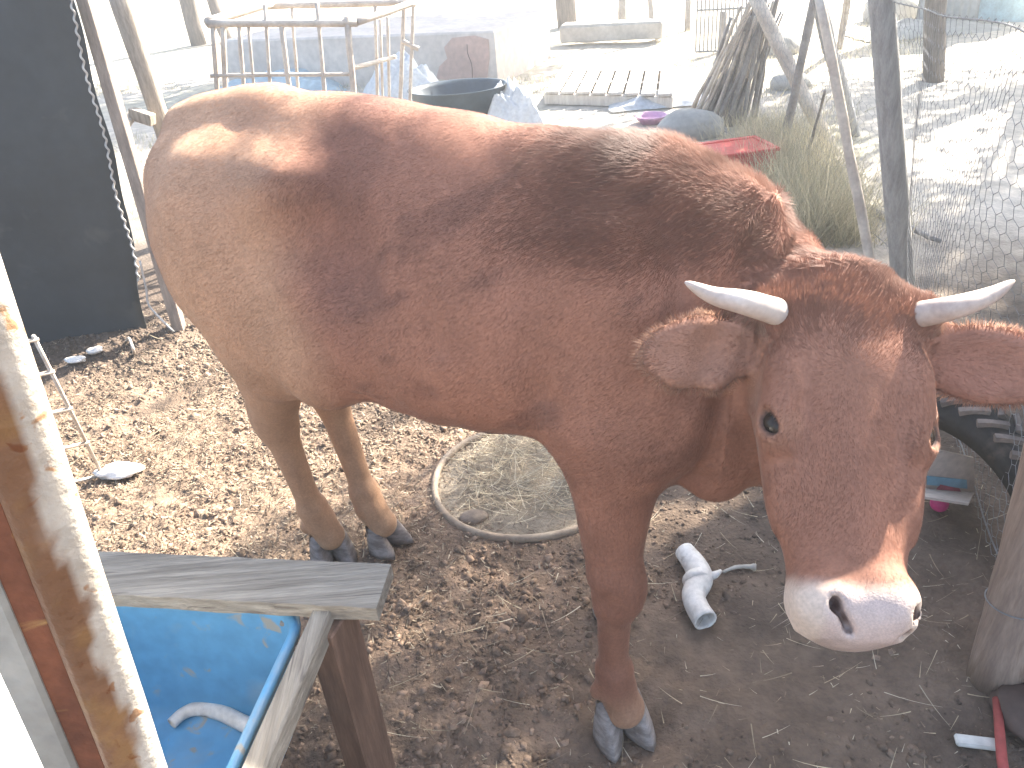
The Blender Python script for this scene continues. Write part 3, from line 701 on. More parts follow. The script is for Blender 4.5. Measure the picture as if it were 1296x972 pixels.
# ---------------------------------------------------------------- hoop of soil and hay
mtl = mat('grey_metal', (.42, .40, .37), .55, (.25, .22, .19), 14, bump=.3, bscale=60, metal=.2, spots=[(12, .55, .7, (.25, .13, .07))], bdist=.003)
hoop = thing('metal_hoop', 'round metal hoop lying on the ground under the cow, filled with soil and hay', 'hoop', (*RING, .0))
tt = np.linspace(0, 2*math.pi, 65)[:-1]; ringp = np.stack([RING[0]+RING_R*np.cos(tt), RING[1]+RING_R*.97*np.sin(tt), .022+.004*np.sin(3*tt)], 1)
n_ = 8; V = []; 
for i, t in enumerate(tt):
    o = np.array([math.cos(t), math.sin(t), 0])
    for j in range(n_):
        a = 2*math.pi*j/n_; V.append(ringp[i]+o*.011*math.cos(a)+np.array([0, 0, .013*math.sin(a)]))
poly('rim', V, [[i*n_+j, ((i+1) % 64)*n_+j, ((i+1) % 64)*n_+(j+1) % n_, i*n_+(j+1) % n_] for i in range(64) for j in range(n_)], mat('hoop_rim', (.40, .32, .24), .7, (.26, .20, .15), 14, bump=.3), hoop, True)
V, Fc = blob(at_z(600, 655, .02), (.045, .030, .02), 3); tag(poly('stone', V, Fc, mat('stone', (.30, .24, .19), .9, bump=.5), None, True), 'flat brown stone leaning on the near inner edge of the hoop', 'stone')

# ---------------------------------------------------------------- feed trough
oldwood = mat('old_wood', (.36, .325, .27), .85, (.22, .195, .16), 4, bump=.7, bscale=9, stretch=(1.2, 22, 22), spots=[(3, .60, .70, (.12, .10, .085))], bdist=.006)
railwood = mat('rail_wood', (.36, .325, .27), .85, (.22, .195, .16), 4, bump=.7, bscale=9, stretch=(22, 1.2, 22), spots=[(3, .60, .70, (.12, .10, .085))], bdist=.006)
brownwood = mat('brown_wood', (.22, .135, .095), .8, (.14, .085, .06), 6, bump=.4, bscale=30, stretch=(8, 8, 1), bdist=.004)
fr = thing('trough_frame', 'weathered grey plank on a wooden frame holding the blue basin', 'frame', (-.3, .95, 0))
p0 = at_z(495, 714, .57); p1 = at_z(476, 770, .57); p2 = at_z(135, 698, .57); e1 = nrm(p2-p0); e1 = np.array([e1[0], e1[1], 0]); e2 = nrm(np.array([-e1[1], e1[0], 0])); 
if e2[1] > 0: e2 = -e2
pl = []; L_ = .95; W_ = abs((p1-p0)@e2)
nL, nW = 34, 5
for k, zz in ((0, .57), (1, .541)):
    for i in range(nL+1):
        for j in range(nW+1):
            q = p0+e1*L_*i/nL+e2*W_*j/nW+(p1-p0-e2*W_)*(j/nW)*(1-i/nL); w = (RNG.random()-.5)*.0015
            if j in (0, nW): q = q+e2*(RNG.random()-.5)*.003
            pl.append([q[0], q[1], zz+w])
m_ = nW+1; b_ = (nL+1)*m_; Fc = [[i*m_+j, i*m_+j+1, (i+1)*m_+j+1, (i+1)*m_+j] for i in range(nL) for j in range(nW)]
Fc += [[b_+a for a in f[::-1]] for f in Fc[:]]
for i in range(nL): Fc += [[i*m_, (i+1)*m_, b_+(i+1)*m_, b_+i*m_], [i*m_+nW, b_+i*m_+nW, b_+(i+1)*m_+nW, (i+1)*m_+nW]]
for j in range(nW): Fc += [[j, b_+j, b_+j+1, j+1], [nL*m_+j, nL*m_+j+1, b_+nL*m_+j+1, b_+nL*m_+j]]
plank = poly('plank', pl, Fc, oldwood, fr)
def screw(p, parent, r=.0065):
    MB().tube([p-np.array([0, 0, .004]), p+np.array([0, 0, .003])], r, 8).build('screw', mtl, parent)
    MB().tube([p+np.array([0, 0, .0032]), p+np.array([0, 0, .0038])], r*.45, 6).build('screw', brownwood, parent)
MB().tube([at_z(287, 745, .570), at_z(287, 745, .574)], .0075, 10).build('screw', mtl, plank)
MB().tube([at_z(287, 745, .574), at_z(287, 745, .5755)], .0035, 8).build('screw', brownwood, plank)
ra = at_z(414, 776, .535); rb = at_z(330, 972, .535); rd = nrm(rb-ra)
beam(ra-rd*.02, ra+rd*.62, .034, .045, jit=.0008).build('rail', railwood, fr)
lb = ra+e1*.60; beam(lb, lb+rd*.6, .034, .045).build('rail', railwood, fr)
eb = ra+rd*.58; beam(eb-e1*.05+np.array([0, 0, -.03]), eb+e1*.66+np.array([0, 0, -.03]), .03, .03).build('rail', railwood, fr)
pt = at_z(424, 792, .512); ptx = frame(np.array([.93, -.36, 0]))
MB().box((pt[0]-.004, pt[1], .268), (.026, .040, .268), ptx, .003).build('leg', brownwood, fr)
MB().box((pt[0]+e1[0]*.62, pt[1]+e1[1]*.62, .268), (.026, .040, .268), ptx, .003).build('leg', brownwood, fr)
for k in (0, .62): MB().box((pt[0]+e1[0]*k+rd[0]*.5, pt[1]+e1[1]*k+rd[1]*.5, .25), (.022, .022, .25), ptx, .003).build('leg', brownwood, fr)
# blue basin: rounded box with an outer and an inner shell
bluem = mat('blue_plastic', (.12, .33, .54), .38, (.095, .28, .48), 4, spec=.5, bump=.05, bscale=12, spots=[(7, .56, .74, (.22, .32, .40)), (26, .62, .70, (.30, .30, .27))], bdist=.004)
basin = thing('blue_basin', 'deep blue plastic basin set in the wooden trough frame', 'basin', tuple(at_z(230, 900, .28)))
c0 = at_z(386, 772, .52); W2, L2, R2 = .56, .50, .055
def rr(z, inset, wav=0.):
    out = []; w, l, r = W2-2*inset, L2-2*inset, max(R2-inset*.5, .012)
    for cx, cy, a0 in ((w-r, r, -90), (w-r, l-r, 0), (r, l-r, 90), (r, r, 180)):
        for k in range(9):
            a = math.radians(a0+90*k/8); x = inset+cx+r*math.cos(a); y = inset+cy+r*math.sin(a)
            q = c0+e1*x+rd*y; out.append([q[0], q[1], z+wav*math.sin(x*17+y*11)])
        nx_, ny_ = ((w, l-r), (r, l), (0, r), (w-r, 0))[((cx, cy) != (w-r, r))*1+((cx, cy) in ((r, l-r), (r, r)))*1+((cx, cy) == (r, r))*1] if False else (None, None)
    return out
rows = [(.27, .060), (.285, .047), (.40, .022), (.508, .006), (.508, -.006), (.522, -.008), (.527, .000), (.522, .008), (.505, .011), (.40, .030), (.315, .052), (.298, .066), (.292, .11)]
V = sum([rr(z, i, .002 if z > .49 else 0) for z, i in rows], []); k = 36
Fc = [[i*k+j, i*k+(j+1) % k, (i+1)*k+(j+1) % k, (i+1)*k+j] for i in range(len(rows)-1) for j in range(k)]+[list(range(k))[::-1], [(len(rows)-1)*k+j for j in range(k)]]
poly('basin_shell', V, Fc, bluem, basin, True)
rv = at_z(358, 787, .505); MB().tube([rv+np.array([0, .01, 0]), rv+np.array([0, -.006, 0])], .0045, 10).build('rivet', mtl, basin)
whitepl = mat('white_plastic', (.80, .77, .72), .4, (.66, .60, .54), 14, spec=.4, bump=.1, bscale=40, spots=[(16, .62, .72, (.40, .33, .27))], bdist=.003)
def hollow(name, pts, r, m, parent, n=16, thick=.16):
    pts = smooth_path(pts, 6); r = np.broadcast_to(np.asarray(r, float), (len(pts),)) if np.ndim(r) == 0 else pinterp(np.linspace(0, 1, len(pts)), np.linspace(0, 1, len(r)), r)
    a = MB().tube(pts, r, n, cap=False); no = len(pts)*n; a.tube(pts, r*(1-thick), n, cap=False)
    e = (len(pts)-1)*n; Fi = []
    for f in a.F[len(a.F)//2:]: f.reverse()
    for j in range(n): Fi += [[j, no+j, no+(j+1) % n, (j+1) % n], [e+j, e+(j+1) % n, no+e+(j+1) % n, no+e+j]]
    a.F += Fi; return a.build(name, m, parent, True)
pp = [at_z(u, v, .312) for u, v in ((217, 916), (232, 903), (252, 897), (282, 903), (312, 917), (350, 928))]
tag(hollow('bent_pipe', pp, [.0105, .011, .0125, .0135, .014, .014], whitepl, None), 'curved white plastic pipe lying on the floor of the blue basin', 'pipe')
# pipe elbow on the soil
el = thing('pipe_elbow', 'broken white plastic pipe elbow lying on dark soil beside the cow\'s front leg', 'pipe', tuple(at_z(878, 740, 0)))
pp = [at_z(u, v, .030) for u, v in ((866, 697), (880, 716), (886, 733), (878, 752), (882, 768), (893, 786))]
hollow('pipe_bend', pp, [.026, .030, .032, .029, .028, .029], whitepl, el)
q = at_z(874, 735, .03); a = MB().tube([at_z(880, 731, .03), at_z(884, 739, .03)], .0345, 20, cap=True); a.build('collar', whitepl, el, True)
MB().tube([at_z(898, 730, .03), at_z(906, 727, .04), at_z(913, 722, .045)], [.012, .009, .004], 8).build('stub', whitepl, el, True)
tag(MB().tube(smooth_path([at_z(u, v, .012) for u, v in ((915, 724), (930, 718), (945, 717), (957, 718))], 3), [.004]*3+[.005]*3+[.006]*2+[.009]*2, 8).build('bone', mat('bone', (.62, .56, .48), .6), None, True), 'thin pale bone on the soil beside the white pipe elbow', 'bone')
tag(MB().box(at_z(1063+0, 945, .01)*0+at_z(1240, 940, .012), (.013, .045, .006), frame((.25, 1, .05)), .004).build('bone', mat('bone_white', (.7, .68, .62), .6), None), 'small white bone chip on the ground at the foot of the log post', 'bone')

# ---------------------------------------------------------------- rusty steel post and white drum, nearest on the left
rust = mat('rusty_paint', (.56, .52, .46), .5, (.44, .39, .33), 9, bump=.7, bscale=90, attr='tint', spots=[(60, .62, .68, (.36, .22, .13))], bdist=.004)
rust2 = mat('dark_rust', (.27, .10, .05), .85, (.15, .06, .035), 16, bump=.7, bscale=70, spots=[(20, .60, .68, (.55, .33, .12))], bdist=.005)
sp = thing('steel_post', 'rusty steel post with flaking white paint standing at the left edge', 'post', (-.39, .40, 0))
bt = at_y(217, 972, .40); tp = at_y(0, 300, .40); dv = (tp-bt)/(tp[2]-bt[2]); dl = np.array([-1., .12, 0]); dl = nrm(dl); wv = .0205
def pcol(z): return bt+dv*(z-bt[2])
n_ = 12; V = []; Z = np.linspace(0, 2.1, 260)
for z in Z:
    c = pcol(z)+dl*(wv*1.42)
    for j in range(24):
        a = 2*math.pi*j/24; ca_, sa_ = math.cos(a), math.sin(a); e = 3.6; rr_ = wv/((abs(ca_)**e+abs(sa_)**e)**(1/e)); w = 1+.018*(fbm3(np.array([[ca_*2, sa_*2, z*9]]), 2)[0]-.5)*2
        V.append([c[0]+(ca_*.84-sa_*.54)*rr_*w, c[1]+(ca_*.54+sa_*.84)*rr_*w, z])
poly('tube', V, [[i*24+j, i*24+(j+1) % 24, (i+1)*24+(j+1) % 24, (i+1)*24+j] for i in range(259) for j in range(24)]+[list(range(24))[::-1], [259*24+j for j in range(24)]], rust, sp, True)
so = bpy.data.objects['tube'].data; vp = np.array(V); ang = np.tile(2*math.pi*np.arange(24)/24, 260)+.57; side_ = -np.cos(ang)*.55-np.sin(ang)*.84*0+.0; nz_ = fbm3(vp*np.array([26, 26, 15.]), 4); nz2 = fbm3(vp*60+3, 3)
ra_ = sst(.47, .58, nz_+.34*(-.75*np.cos(ang)-.66*np.sin(ang)-.08)); tcol = np.array([1., .97, .92])*(1-ra_[:, None])+np.array([.40, .22, .13])*ra_[:, None]; tcol = tcol+(np.array([.50, .29, .14])-tcol)*(ra_*sst(.55, .65, nz2))[:, None]
at = so.color_attributes.new('tint', 'FLOAT_COLOR', 'POINT'); at.data.foreach_set('color', np.concatenate([tcol, np.ones((len(tcol), 1))], 1).astype(np.float32).ravel())
b0, b1 = pcol(0)+dl*.057+np.array([0, -.012, 0]), pcol(2.1)+dl*.057+np.array([0, -.012, 0]); b0[2] = 0; b1[2] = 2.1
beam(b0, b1, .022, .006, .001, up=(0, 1, 0)).build('flange', rust2, sp)
b0 = b0+dl*.022; b1 = b1+dl*.022; beam(b0, b1, .026, .020, .003, up=(0, 1, 0)).build('edge_strip', mat('grey_paint', (.40, .39, .34), .6, bump=.3), sp)
q = at_y(88, 930, .47); drum = thing('white_drum', 'large white plastic drum at the left edge behind the steel post', 'drum', (q[0]-.30, .50, 0))
prof = [(0, .24), (.02, .255), (.25, .262), (.27, .268), (.29, .262), (.50, .262), (.52, .268), (.54, .262), (.70, .262), (.76, .255), (.80, .235), (.82, .20)]
V = [[drum.location[0]+r*math.cos(2*math.pi*j/48), .50+r*math.sin(2*math.pi*j/48), z+.01] for z, r in prof for j in range(48)]
poly('drum_body', V, [[i*48+j, i*48+(j+1) % 48, (i+1)*48+(j+1) % 48, (i+1)*48+j] for i in range(len(prof)-1) for j in range(48)]+[list(range(48))[::-1], [(len(prof)-1)*48+j for j in range(48)]], whitepl, drum, True)
V = [[drum.location[0]+r*math.cos(2*math.pi*j/32), .50+r*math.sin(2*math.pi*j/32), z] for z, r in ((.825, .205), (.85, .20), (.855, .15)) for j in range(32)]
poly('lid', V, [[i*32+j, i*32+(j+1) % 32, (i+1)*32+(j+1) % 32, (i+1)*32+j] for i in range(2) for j in range(32)]+[[64+j for j in range(32)]], whitepl, drum, True)
# welded wire panel leaning behind the post
wp = thing('welded_mesh', 'pale welded wire panel leaning on the ground behind the rusty post', 'panel', tuple(at_z(128, 600, 0)))
w0 = at_z(129, 600, .01); w1 = at_y(42, 425, 1.93); sd = nrm(np.array([-.93, -.30, .0])); wirem = mat('pale_wire', (.62, .57, .50), .5, (.45, .36, .28), 20, metal=.1)
for k in (0, .30, .60): MB().tube([w0+sd*k-(w1-w0)*.02, w1+sd*k+(w1-w0)*.0], .0058, 7).build('wire', wirem, wp, True)
for t in (.0, .27, .53, .78, .98): MB().tube([w0+(w1-w0)*t-sd*.012+np.array([0, -.006, 0]), w0+(w1-w0)*t+sd*.66+np.array([0, -.006, 0])], .0058, 7).build('wire', wirem, wp, True)

# ---------------------------------------------------------------- black rubber sheet and its timber post
rub = mat('black_rubber', (.034, .042, .050), .62, (.022, .027, .033), 2.5, bump=.35, bscale=7, spec=.35, spots=[(6, .60, .75, (.065, .068, .066))], bdist=.02)
bs = thing('rubber_sheet', 'tall dark rubber sheet hung upright with white cord lacing along its edge', 'sheet', (-1.9, 3.28, 0))
a0 = at_z(196, 410, 0); a1 = at_z(50, 432, 0); sdv = nrm(a1-a0); nv_ = np.array([sdv[1], -sdv[0], 0]); nv_ = nv_ if nv_[1] < 0 else -nv_
_e = at_y(92, 0, 3.29); SHR = ((_e-a0)@-sdv)/_e[2]
V = []; NX, NZ = 60, 60
for side in (0, 1):
    for i in range(NX+1):
        for j in range(NZ+1):
            s = i/NX*1.9; z = -.03+j/NZ*1.90; w = .022*math.sin(s*5+z*1.5)*(.3+.7*z/2)+.012*math.sin(s*11-z*3)+(.10*max(0, .25-z)**1.2)
            q = a0+sdv*(s-SHR*z+.006*math.sin(z*14)+(.05*(1-z/.5) if z < .5 and i == 0 else 0))+nv_*(w+side*-.008); V.append([q[0], q[1], z])
m_ = NZ+1; o_ = (NX+1)*m_; Fc = [[i*m_+j, i*m_+j+1, (i+1)*m_+j+1, (i+1)*m_+j] for i in range(NX) for j in range(NZ)]; Fc += [[o_+a for a in f[::-1]] for f in Fc[:]]
for j in range(NZ): Fc += [[j, o_+j, o_+j+1, j+1], [NX*m_+j, NX*m_+j+1, o_+NX*m_+j+1, o_+NX*m_+j]]
for i in range(NX): Fc += [[i*m_+NZ, (i+1)*m_+NZ, o_+(i+1)*m_+NZ, o_+i*m_+NZ]]
poly('sheet_panel', V, Fc, rub, bs, True)
cord = mat('white_cord', (.55, .53, .50), .7); z = np.linspace(.22, 1.85, 420); cp = np.array([a0+sdv*(.014-SHR*q+.004*math.sin(q*150)+.006*math.sin(q*13))+nv_*(.024+.004*math.cos(q*150))+np.array([0, 0, q]) for q in z])
MB().tube(cp, .0045, 5).build('cord', cord, bs, True)
MB().tube(smooth_path([at_y(177, 330, 3.22), at_y(185, 365, 3.21), at_y(188, 385, 3.20), at_y(200, 400, 3.19), at_z(220, 420, .012)], 5), .005, 6).build('cord', cord, bs, True)
tb = at_z(232, 415, 0); tt_ = at_y(114, 0, 3.38); tt_ = tb+(tt_-tb)*1.25; tp_ = thing('timber_post', 'square weathered timber post standing right beside the dark rubber sheet', 'post', tuple(tb))
beam(tb-np.array([.02, 0, .05]), tt_-np.array([.02, 0, 0]), .05, .055, .004, up=(0, 1, 0), jit=.001).build('post_beam', mat('grey_timber', (.34, .28, .23), .85, (.22, .18, .15), 6, bump=.5, bscale=22, stretch=(7, 7, 1), bdist=.005), tp_)
tag(MB().tube(smooth_path([at_z(160, 432, .0), at_z(163, 428, .06), at_z(168, 440, .05), at_z(170, 449, .0)], 5), .006, 6).build('wire_loop', wirem, None, True), 'short bent pale wire sticking out of the soil near the rubber sheet', 'wire')
tag(poly('crumpled_scrap', *blob(at_z(150, 596, .02), (.07, .045, .02), 9, 3, .5), whitepl, None, True), 'crumpled pale plastic scrap on the litter by the wire panel', 'scrap')
tag(poly('crumpled_scrap', *blob(at_z(120, 443, .015), (.035, .025, .015), 19, 3, .5), whitepl, None, True), 'small pale scrap on the shaded soil below the rubber sheet', 'scrap')
tag(poly('crumpled_scrap', *blob(at_z(95, 455, .015), (.045, .02, .012), 29, 3, .5), whitepl, None, True), 'cream scrap at the edge of the rubber sheet\'s shadow', 'scrap')
# leaning post and stubs
lw = mat('pale_log', (.52, .44, .35), .85, (.34, .28, .22), 7, bump=.5, bscale=24, stretch=(6, 6, 1), bdist=.006)
tag(rough_log(at_y(205, 160, 4.5)+(at_y(205, 160, 4.5)-at_y(150, 0, 4.5))*.75, at_y(142, -30, 4.5), .055, .05, .01, seed=1).build('leaning_post', lw, None, True), 'pale round post leaning left, standing behind the cow\'s rump', 'post')
c_ = at_y(175, 150, 4.35); tag(beam(at_y(157, 160, 4.3), at_y(170, 142, 4.5), .05, .03).build('wood_block', lw, None), 'short dark wood block beside the leaning post, nearer the rubber sheet', 'wood block')
tag(beam(at_y(166, 143, 4.4), at_y(194, 152, 4.36), .05, .06).build('wood_rail', lw, None), 'short split rail end against the foot of the leaning post', 'rail')
# ---------------------------------------------------------------- pole crib behind the cow
stickm = mat('peeled_stick', (.68, .60, .50), .8, (.48, .40, .33), 9, bump=.4, bscale=40, bdist=.004)
greyst = mat('grey_stick', (.36, .33, .30), .85, (.22, .20, .18), 9, bump=.5, bscale=40, bdist=.004)
Y0, Y1 = 4.3, 4.75
crib = thing('pole_crib', 'open hay crib of peeled round poles with upright bars behind the cow\'s back', 'crib', (-1.3, 4.5, 0))
def P3(u, v, y): return at_y(u, v, y)
rough_log(P3(262, 30, Y0), P3(452, 29, Y0), .019, .018, .004, 8, 6, seed=2).build('rail', stickm, crib, True)
rough_log(P3(338, 8, Y1), P3(532, 2, Y1), .018, .017, .004, 8, 6, seed=3).build('rail', stickm, crib, True)
rough_log(P3(262, 28, Y0), P3(345, 4, Y1), .022, .020, .004, 8, 6, seed=4).build('rail', stickm, crib, True)
rough_log(P3(452, 28, Y0), P3(530, 1, Y1), .018, .018, .004, 8, 6, seed=5).build('rail', stickm, crib, True)
rough_log(P3(266, 96, Y0), P3(448, 94, Y0), .010, .010, .003, 7, 6, seed=6).build('cross_bar', stickm, crib, True)
rough_log(P3(444, 87, Y0), P3(500, 72, Y1), .013, .012, .004, 7, 4, seed=7).build('cross_bar', stickm, crib, True)
rough_log(P3(508, 52, Y1), P3(530, 62, Y1), .014, .014, .004, 7, 3, seed=8).build('cross_bar', stickm, crib, True)
def down(u, v, y, u2, v2, r, seed):
    a = P3(u, v, y); b = P3(u2, v2, y); d = (b-a)/(a[2]-b[2]); rough_log(a+np.array([0, 0, .015]), a+d*(a[2]), r, r*.95, .012, 7, 8, seed=seed).build('upright', stickm, crib, True)
for i, (u, v, u2, v2, y, r) in enumerate([(270, 30, 274, 100, Y0, .013), (283, 30, 285, 95, Y0, .014), (303, 30, 308, 100, Y0, .011), (315, 33, 322, 105, Y0, .008), (336, 10, 343, 105, Y0, .009), (357, 35, 366, 105, Y0, .014), (370, 8, 378, 100, Y1, .009), (402, 8, 409, 105, Y0, .011), (440, 25, 448, 110, Y0, .016), (475, 8, 477, 100, Y1, .010), (482, 28, 484, 98, Y1, .008), (491, 25, 492, 96, Y1, .009), (512, 3, 509, 90, Y1, .011), (524, 3, 520, 90, Y1, .010)]):
    down(u, v, y, u2, v2, r, 20+i)

# ---------------------------------------------------------------- plastered plinth behind the crib
plas = mat('plaster', (.68, .60, .53), .85, (.58, .50, .44), 2.2, bump=.3, bscale=30, spots=[], bdist=.006)
f0 = at_z(632, 106, 0); f1 = at_z(432, 112, 0); tz = at_y(625, 38, f0[1])[2]; bk = at_z(694, 12, tz)
ux = nrm(np.array([f1[0]-f0[0], f1[1]-f0[1], 0])); uy = np.array([bk[0]-f0[0], bk[1]-f0[1], 0])
W_ = 3.2
pb_ = MB(); Pq = [f0, f0+ux*W_, f0+ux*W_+uy, f0+uy]; base = np.array([[p[0], p[1], -.02] for p in Pq]); top = np.array([[p[0], p[1], tz] for p in Pq])
plinth = thing('plaster_plinth', 'low plastered block with a cracked pinkish patch standing behind the pole crib', 'plinth', tuple(f0))
cen_ = (base[0]+base[2])/2; A_ = frame(ux); A_ = np.array([ux, np.cross((0, 0, 1), ux), (0, 0, 1)]); hw = (W_/2, abs(uy@A_[1])/2, (tz)/2)
t0_, t1_, t2_ = at_z(625, 39, tz), at_z(430, 46, tz), at_z(694, 12, tz); ux = nrm(t1_-t0_); uy = t2_-t0_; nb_ = 24
A_ = np.array([ux, np.cross((0, 0, 1), ux), (0, 0, 1)])
cr4 = [t0_, t0_+ux*W_, t0_+ux*W_+uy, t0_+uy]; V = []
for z, ins in ((-.02, 0), (tz-.02, 0), (tz, .02)):
    for i in range(4):
        p_, q_ = cr4[i], cr4[(i+1) % 4]
        for k in range(nb_):
            w_ = p_+(q_-p_)*k/nb_; c_m = (cr4[0]+cr4[2])/2; w_ = w_+nrm(c_m-w_)*(ins+.012*(n2(w_[0], w_[1], 2, 2, z)-.5)); V.append([w_[0], w_[1], z])
m_ = 4*nb_; poly('block', V, [[i*m_+j, i*m_+(j+1) % m_, (i+1)*m_+(j+1) % m_, (i+1)*m_+j][::-1] for i in range(2) for j in range(m_)]+[[2*m_+j for j in range(m_)][::-1]], plas, plinth)
f0 = t0_.copy()
ca_ = at_y(590, 45, f0[1]+.0)+0; nrm_f = -A_[1]*np.sign(uy@A_[1])
cr = [at_y(u, v, f0[1]) for u, v in ((591, 52), (592, 66), (596, 82), (598, 102))]; cr = [c+nrm_f*.006+ux*0 for c in cr]
def on_front(u, v, off=.004):
    r = ray(u, v); d = ((f0+nrm_f*off-CAM)@nrm_f)/(r@nrm_f); return CAM+r*d
nrm_f = np.cross(ux, (0, 0, 1)); nrm_f = nrm_f if nrm_f[1] < 0 else -nrm_f
_pp = [on_front(u, v, .012) for u, v in ((552, 100), (556, 84), (566, 74), (562, 60), (572, 48), (600, 45), (618, 50), (619, 74), (616, 101), (585, 104))]
_pc = np.concatenate([_pp, np.array(_pp)-nrm_f*.03]); _k = len(_pp); poly('bare_patch', _pc, [list(range(_k)), list(range(_k, 2*_k))[::-1]]+[[i, _k+i, _k+(i+1) % _k, (i+1) % _k] for i in range(_k)], mat('pink_plaster', (.56, .38, .32), .9, (.48, .33, .28), 3, bump=.3), plinth)
MB().tube(smooth_path([on_front(591, 56, .013), on_front(592, 68, .013), on_front(597, 82, .013), on_front(598, 101, .013)], 3), .0035, 5).build('crack', mat('crack_shadow', (.10, .07, .06), .9), plinth)
# cream sacks, tub and rubbish at the foot of the plinth
def heap(name, px_, z0, size, m, seed, label, cat, n=60, amp=.3):
    """crumpled sheet or sack lying on the ground"""
    c = at_z(*px_, 0); u, v = np.meshgrid(np.linspace(-1, 1, n), np.linspace(-1, 1, n), indexing='ij'); r = np.maximum(np.abs(u), np.abs(v))
    wob_ = n2(u+seed, v, 1.6, 3, seed); X = c[0]+u*size[0]*(.8+.4*wob_); Yy = c[1]+v*size[1]*(.8+.4*n2(u, v+seed, 1.7, 3, seed+3))
    fold = np.abs(n2(u+seed, v, 2.2, 4, seed+7)-.5)*2
    H = size[2]*(1-r**2.2)*(.55+amp*2*fold+.3*wob_)+.012
    a = poly(name, np.stack([X, Yy, H], -1).reshape(-1, 3), np.stack([np.arange(n*n).reshape(n, n)[:-1, :-1], np.arange(n*n).reshape(n, n)[1:, :-1], np.arange(n*n).reshape(n, n)[1:, 1:], np.arange(n*n).reshape(n, n)[:-1, 1:]], -1).reshape(-1, 4), m, None, True)
    return tag(a, label, cat)
bag = mat('white_bag', (.78, .78, .77), .45, (.62, .64, .66), 6, bump=.3, bscale=14, transl=.25)
cyb = mat('pale_blue_sheet', (.50, .62, .66), .5, (.38, .50, .56), 3, bump=.3, bscale=10, transl=.2)
heap('plastic_bag', (512, 135), 0, (.40, .28, .50), bag, 3, 'white plastic bag heaped behind the cow\'s back, left of the dark tub', 'bag')
heap('plastic_bag', (650, 165), 0, (.24, .25, .42), bag, 5, 'tall white sack standing at the right corner of the plinth', 'sack')
heap('ground_sheet', (350, 118), 0, (.75, .40, .22), cyb, 8, 'pale blue crumpled sheet lying on the ground behind the crib', 'sheet')
heap('ground_sheet', (850, 128), 0, (.55, .28, .10), bag, 11, 'pale crumpled sheet lying before the brushwood bundle', 'sheet')
tub = thing('dark_tub', 'dark blue-black plastic tub standing against the plinth', 'tub', tuple(at_z(585, 165, 0)))
darkb = mat('dark_blue_plastic', (.035, .060, .085), .45, (.02, .035, .05), 6, spec=.5)
def tubby(c, r0, r1, h, m, parent, name='tub_shell', th=.02, n=28, sx=1.):
    rows = [(0, r0), (h, r1), (h+.012, r1+.012), (h+.012, r1), (h-.02, r1-th), (.03, r0-th), (.03, .001)]
    V = [[c[0]+r*sx*math.cos(2*math.pi*j/n), c[1]+r*math.sin(2*math.pi*j/n), c[2]+z] for z, r in rows for j in range(n)]
    return poly(name, V, [[i*n+j, i*n+(j+1) % n, (i+1)*n+(j+1) % n, (i+1)*n+j] for i in range(len(rows)-1) for j in range(n)]+[list(range(n))[::-1]], m, parent, True)
tubby(at_z(585, 168, 0), .22, .30, .34, darkb, tub, sx=1.25)
MB().tube(smooth_path([at_z(607, 168, .32), at_z(612, 175, .25), at_z(618, 180, .14)], 4), .014, 6).build('handle', mat('blue_rope', (.20, .45, .62), .6), tub, True)
# wooden pallet on the ground
pale = mat('bleached_wood', (.62, .58, .52), .8, (.50, .45, .40), 5, bump=.3, bscale=20, stretch=(8, 1, 1), bdist=.004)
pal = thing('wooden_pallet', 'bleached wooden pallet lying flat on the bright ground right of the plinth', 'pallet', tuple(at_z(770, 112, 0)))
q0 = at_z(690, 116, .11); q1 = at_z(853, 120, .11); q2 = at_z(712, 84, .11); pu = q1-q0; pv = q2-q0; pu[2] = pv[2] = 0
nP = 8
for i in range(nP):
    a = q0+pu*(i+.12)/nP+pu/nP*.38; beam(a-pv*.02, a+pv*1.0, np.linalg.norm(pu)/nP*.80, .022, .003).build('slat', pale, pal)
for k in (.03, .5, .97):
    a = q0+pv*k+np.array([0, 0, -.062]); beam(a, a+pu*1.0, .08, .085, .003).build('runner', pale, pal)
# ledge standing in for a shade band, pink bowl, red crate, rock
conc = mat('concrete', (.45, .43, .39), .9, (.34, .32, .29), 4, bump=.4, bscale=26, bdist=.006)
q = at_z(775, 55, 0); tag(MB().box((q[0], q[1], .14), (.62, .14, .10), frame((1, -.35, 0)), .02, .004).build('shade_ledge', conc, None), 'long low grey ledge standing in for a shade band beyond the pallet', 'ledge')
tag(poly('rock', *blob(at_z(872, 160, .06), (.24, .18, .13), 4, 3, .25), conc, None, True), 'low grey rock beside the foot of the brushwood bundle', 'rock')
pk = mat('pink_plastic', (.75, .42, .58), .4, (.66, .34, .50), 8)
tag(tubby(at_z(824, 156, 0), .075, .115, .05, pk, None, 'pink_bowl', .008), 'small pink plastic bowl on the grass behind the cow\'s withers', 'bowl')
redp = mat('red_plastic', (.60, .075, .055), .45, (.50, .06, .05), 5)
rc_ = thing('red_crate', 'red plastic crate half hidden behind the cow\'s neck', 'crate', tuple(at_z(930, 250, 0)))
c_ = at_z(925, 240, 0); A_ = frame((1, .16, 0)); 
for k, (dx, dy, hx, hy, hz, cz) in enumerate([(0, -.13, .19, .008, .11, .13), (0, .13, .19, .008, .11, .13), (-.182, 0, .008, .13, .11, .13), (.182, 0, .008, .13, .11, .13), (0, 0, .19, .13, .006, .243)]):
    MB().box(c_+A_[0]*dx+A_[1]*dy+np.array([0, 0, cz]), (hx, hy, hz), A_, .004).build('wall' if k < 4 else 'base', redp, rc_)
for s in (-1, 1): MB().box(c_+A_[1]*s*.135+np.array([0, 0, .245]), (.205, .018, .010), A_, .004).build('rim', redp, rc_)
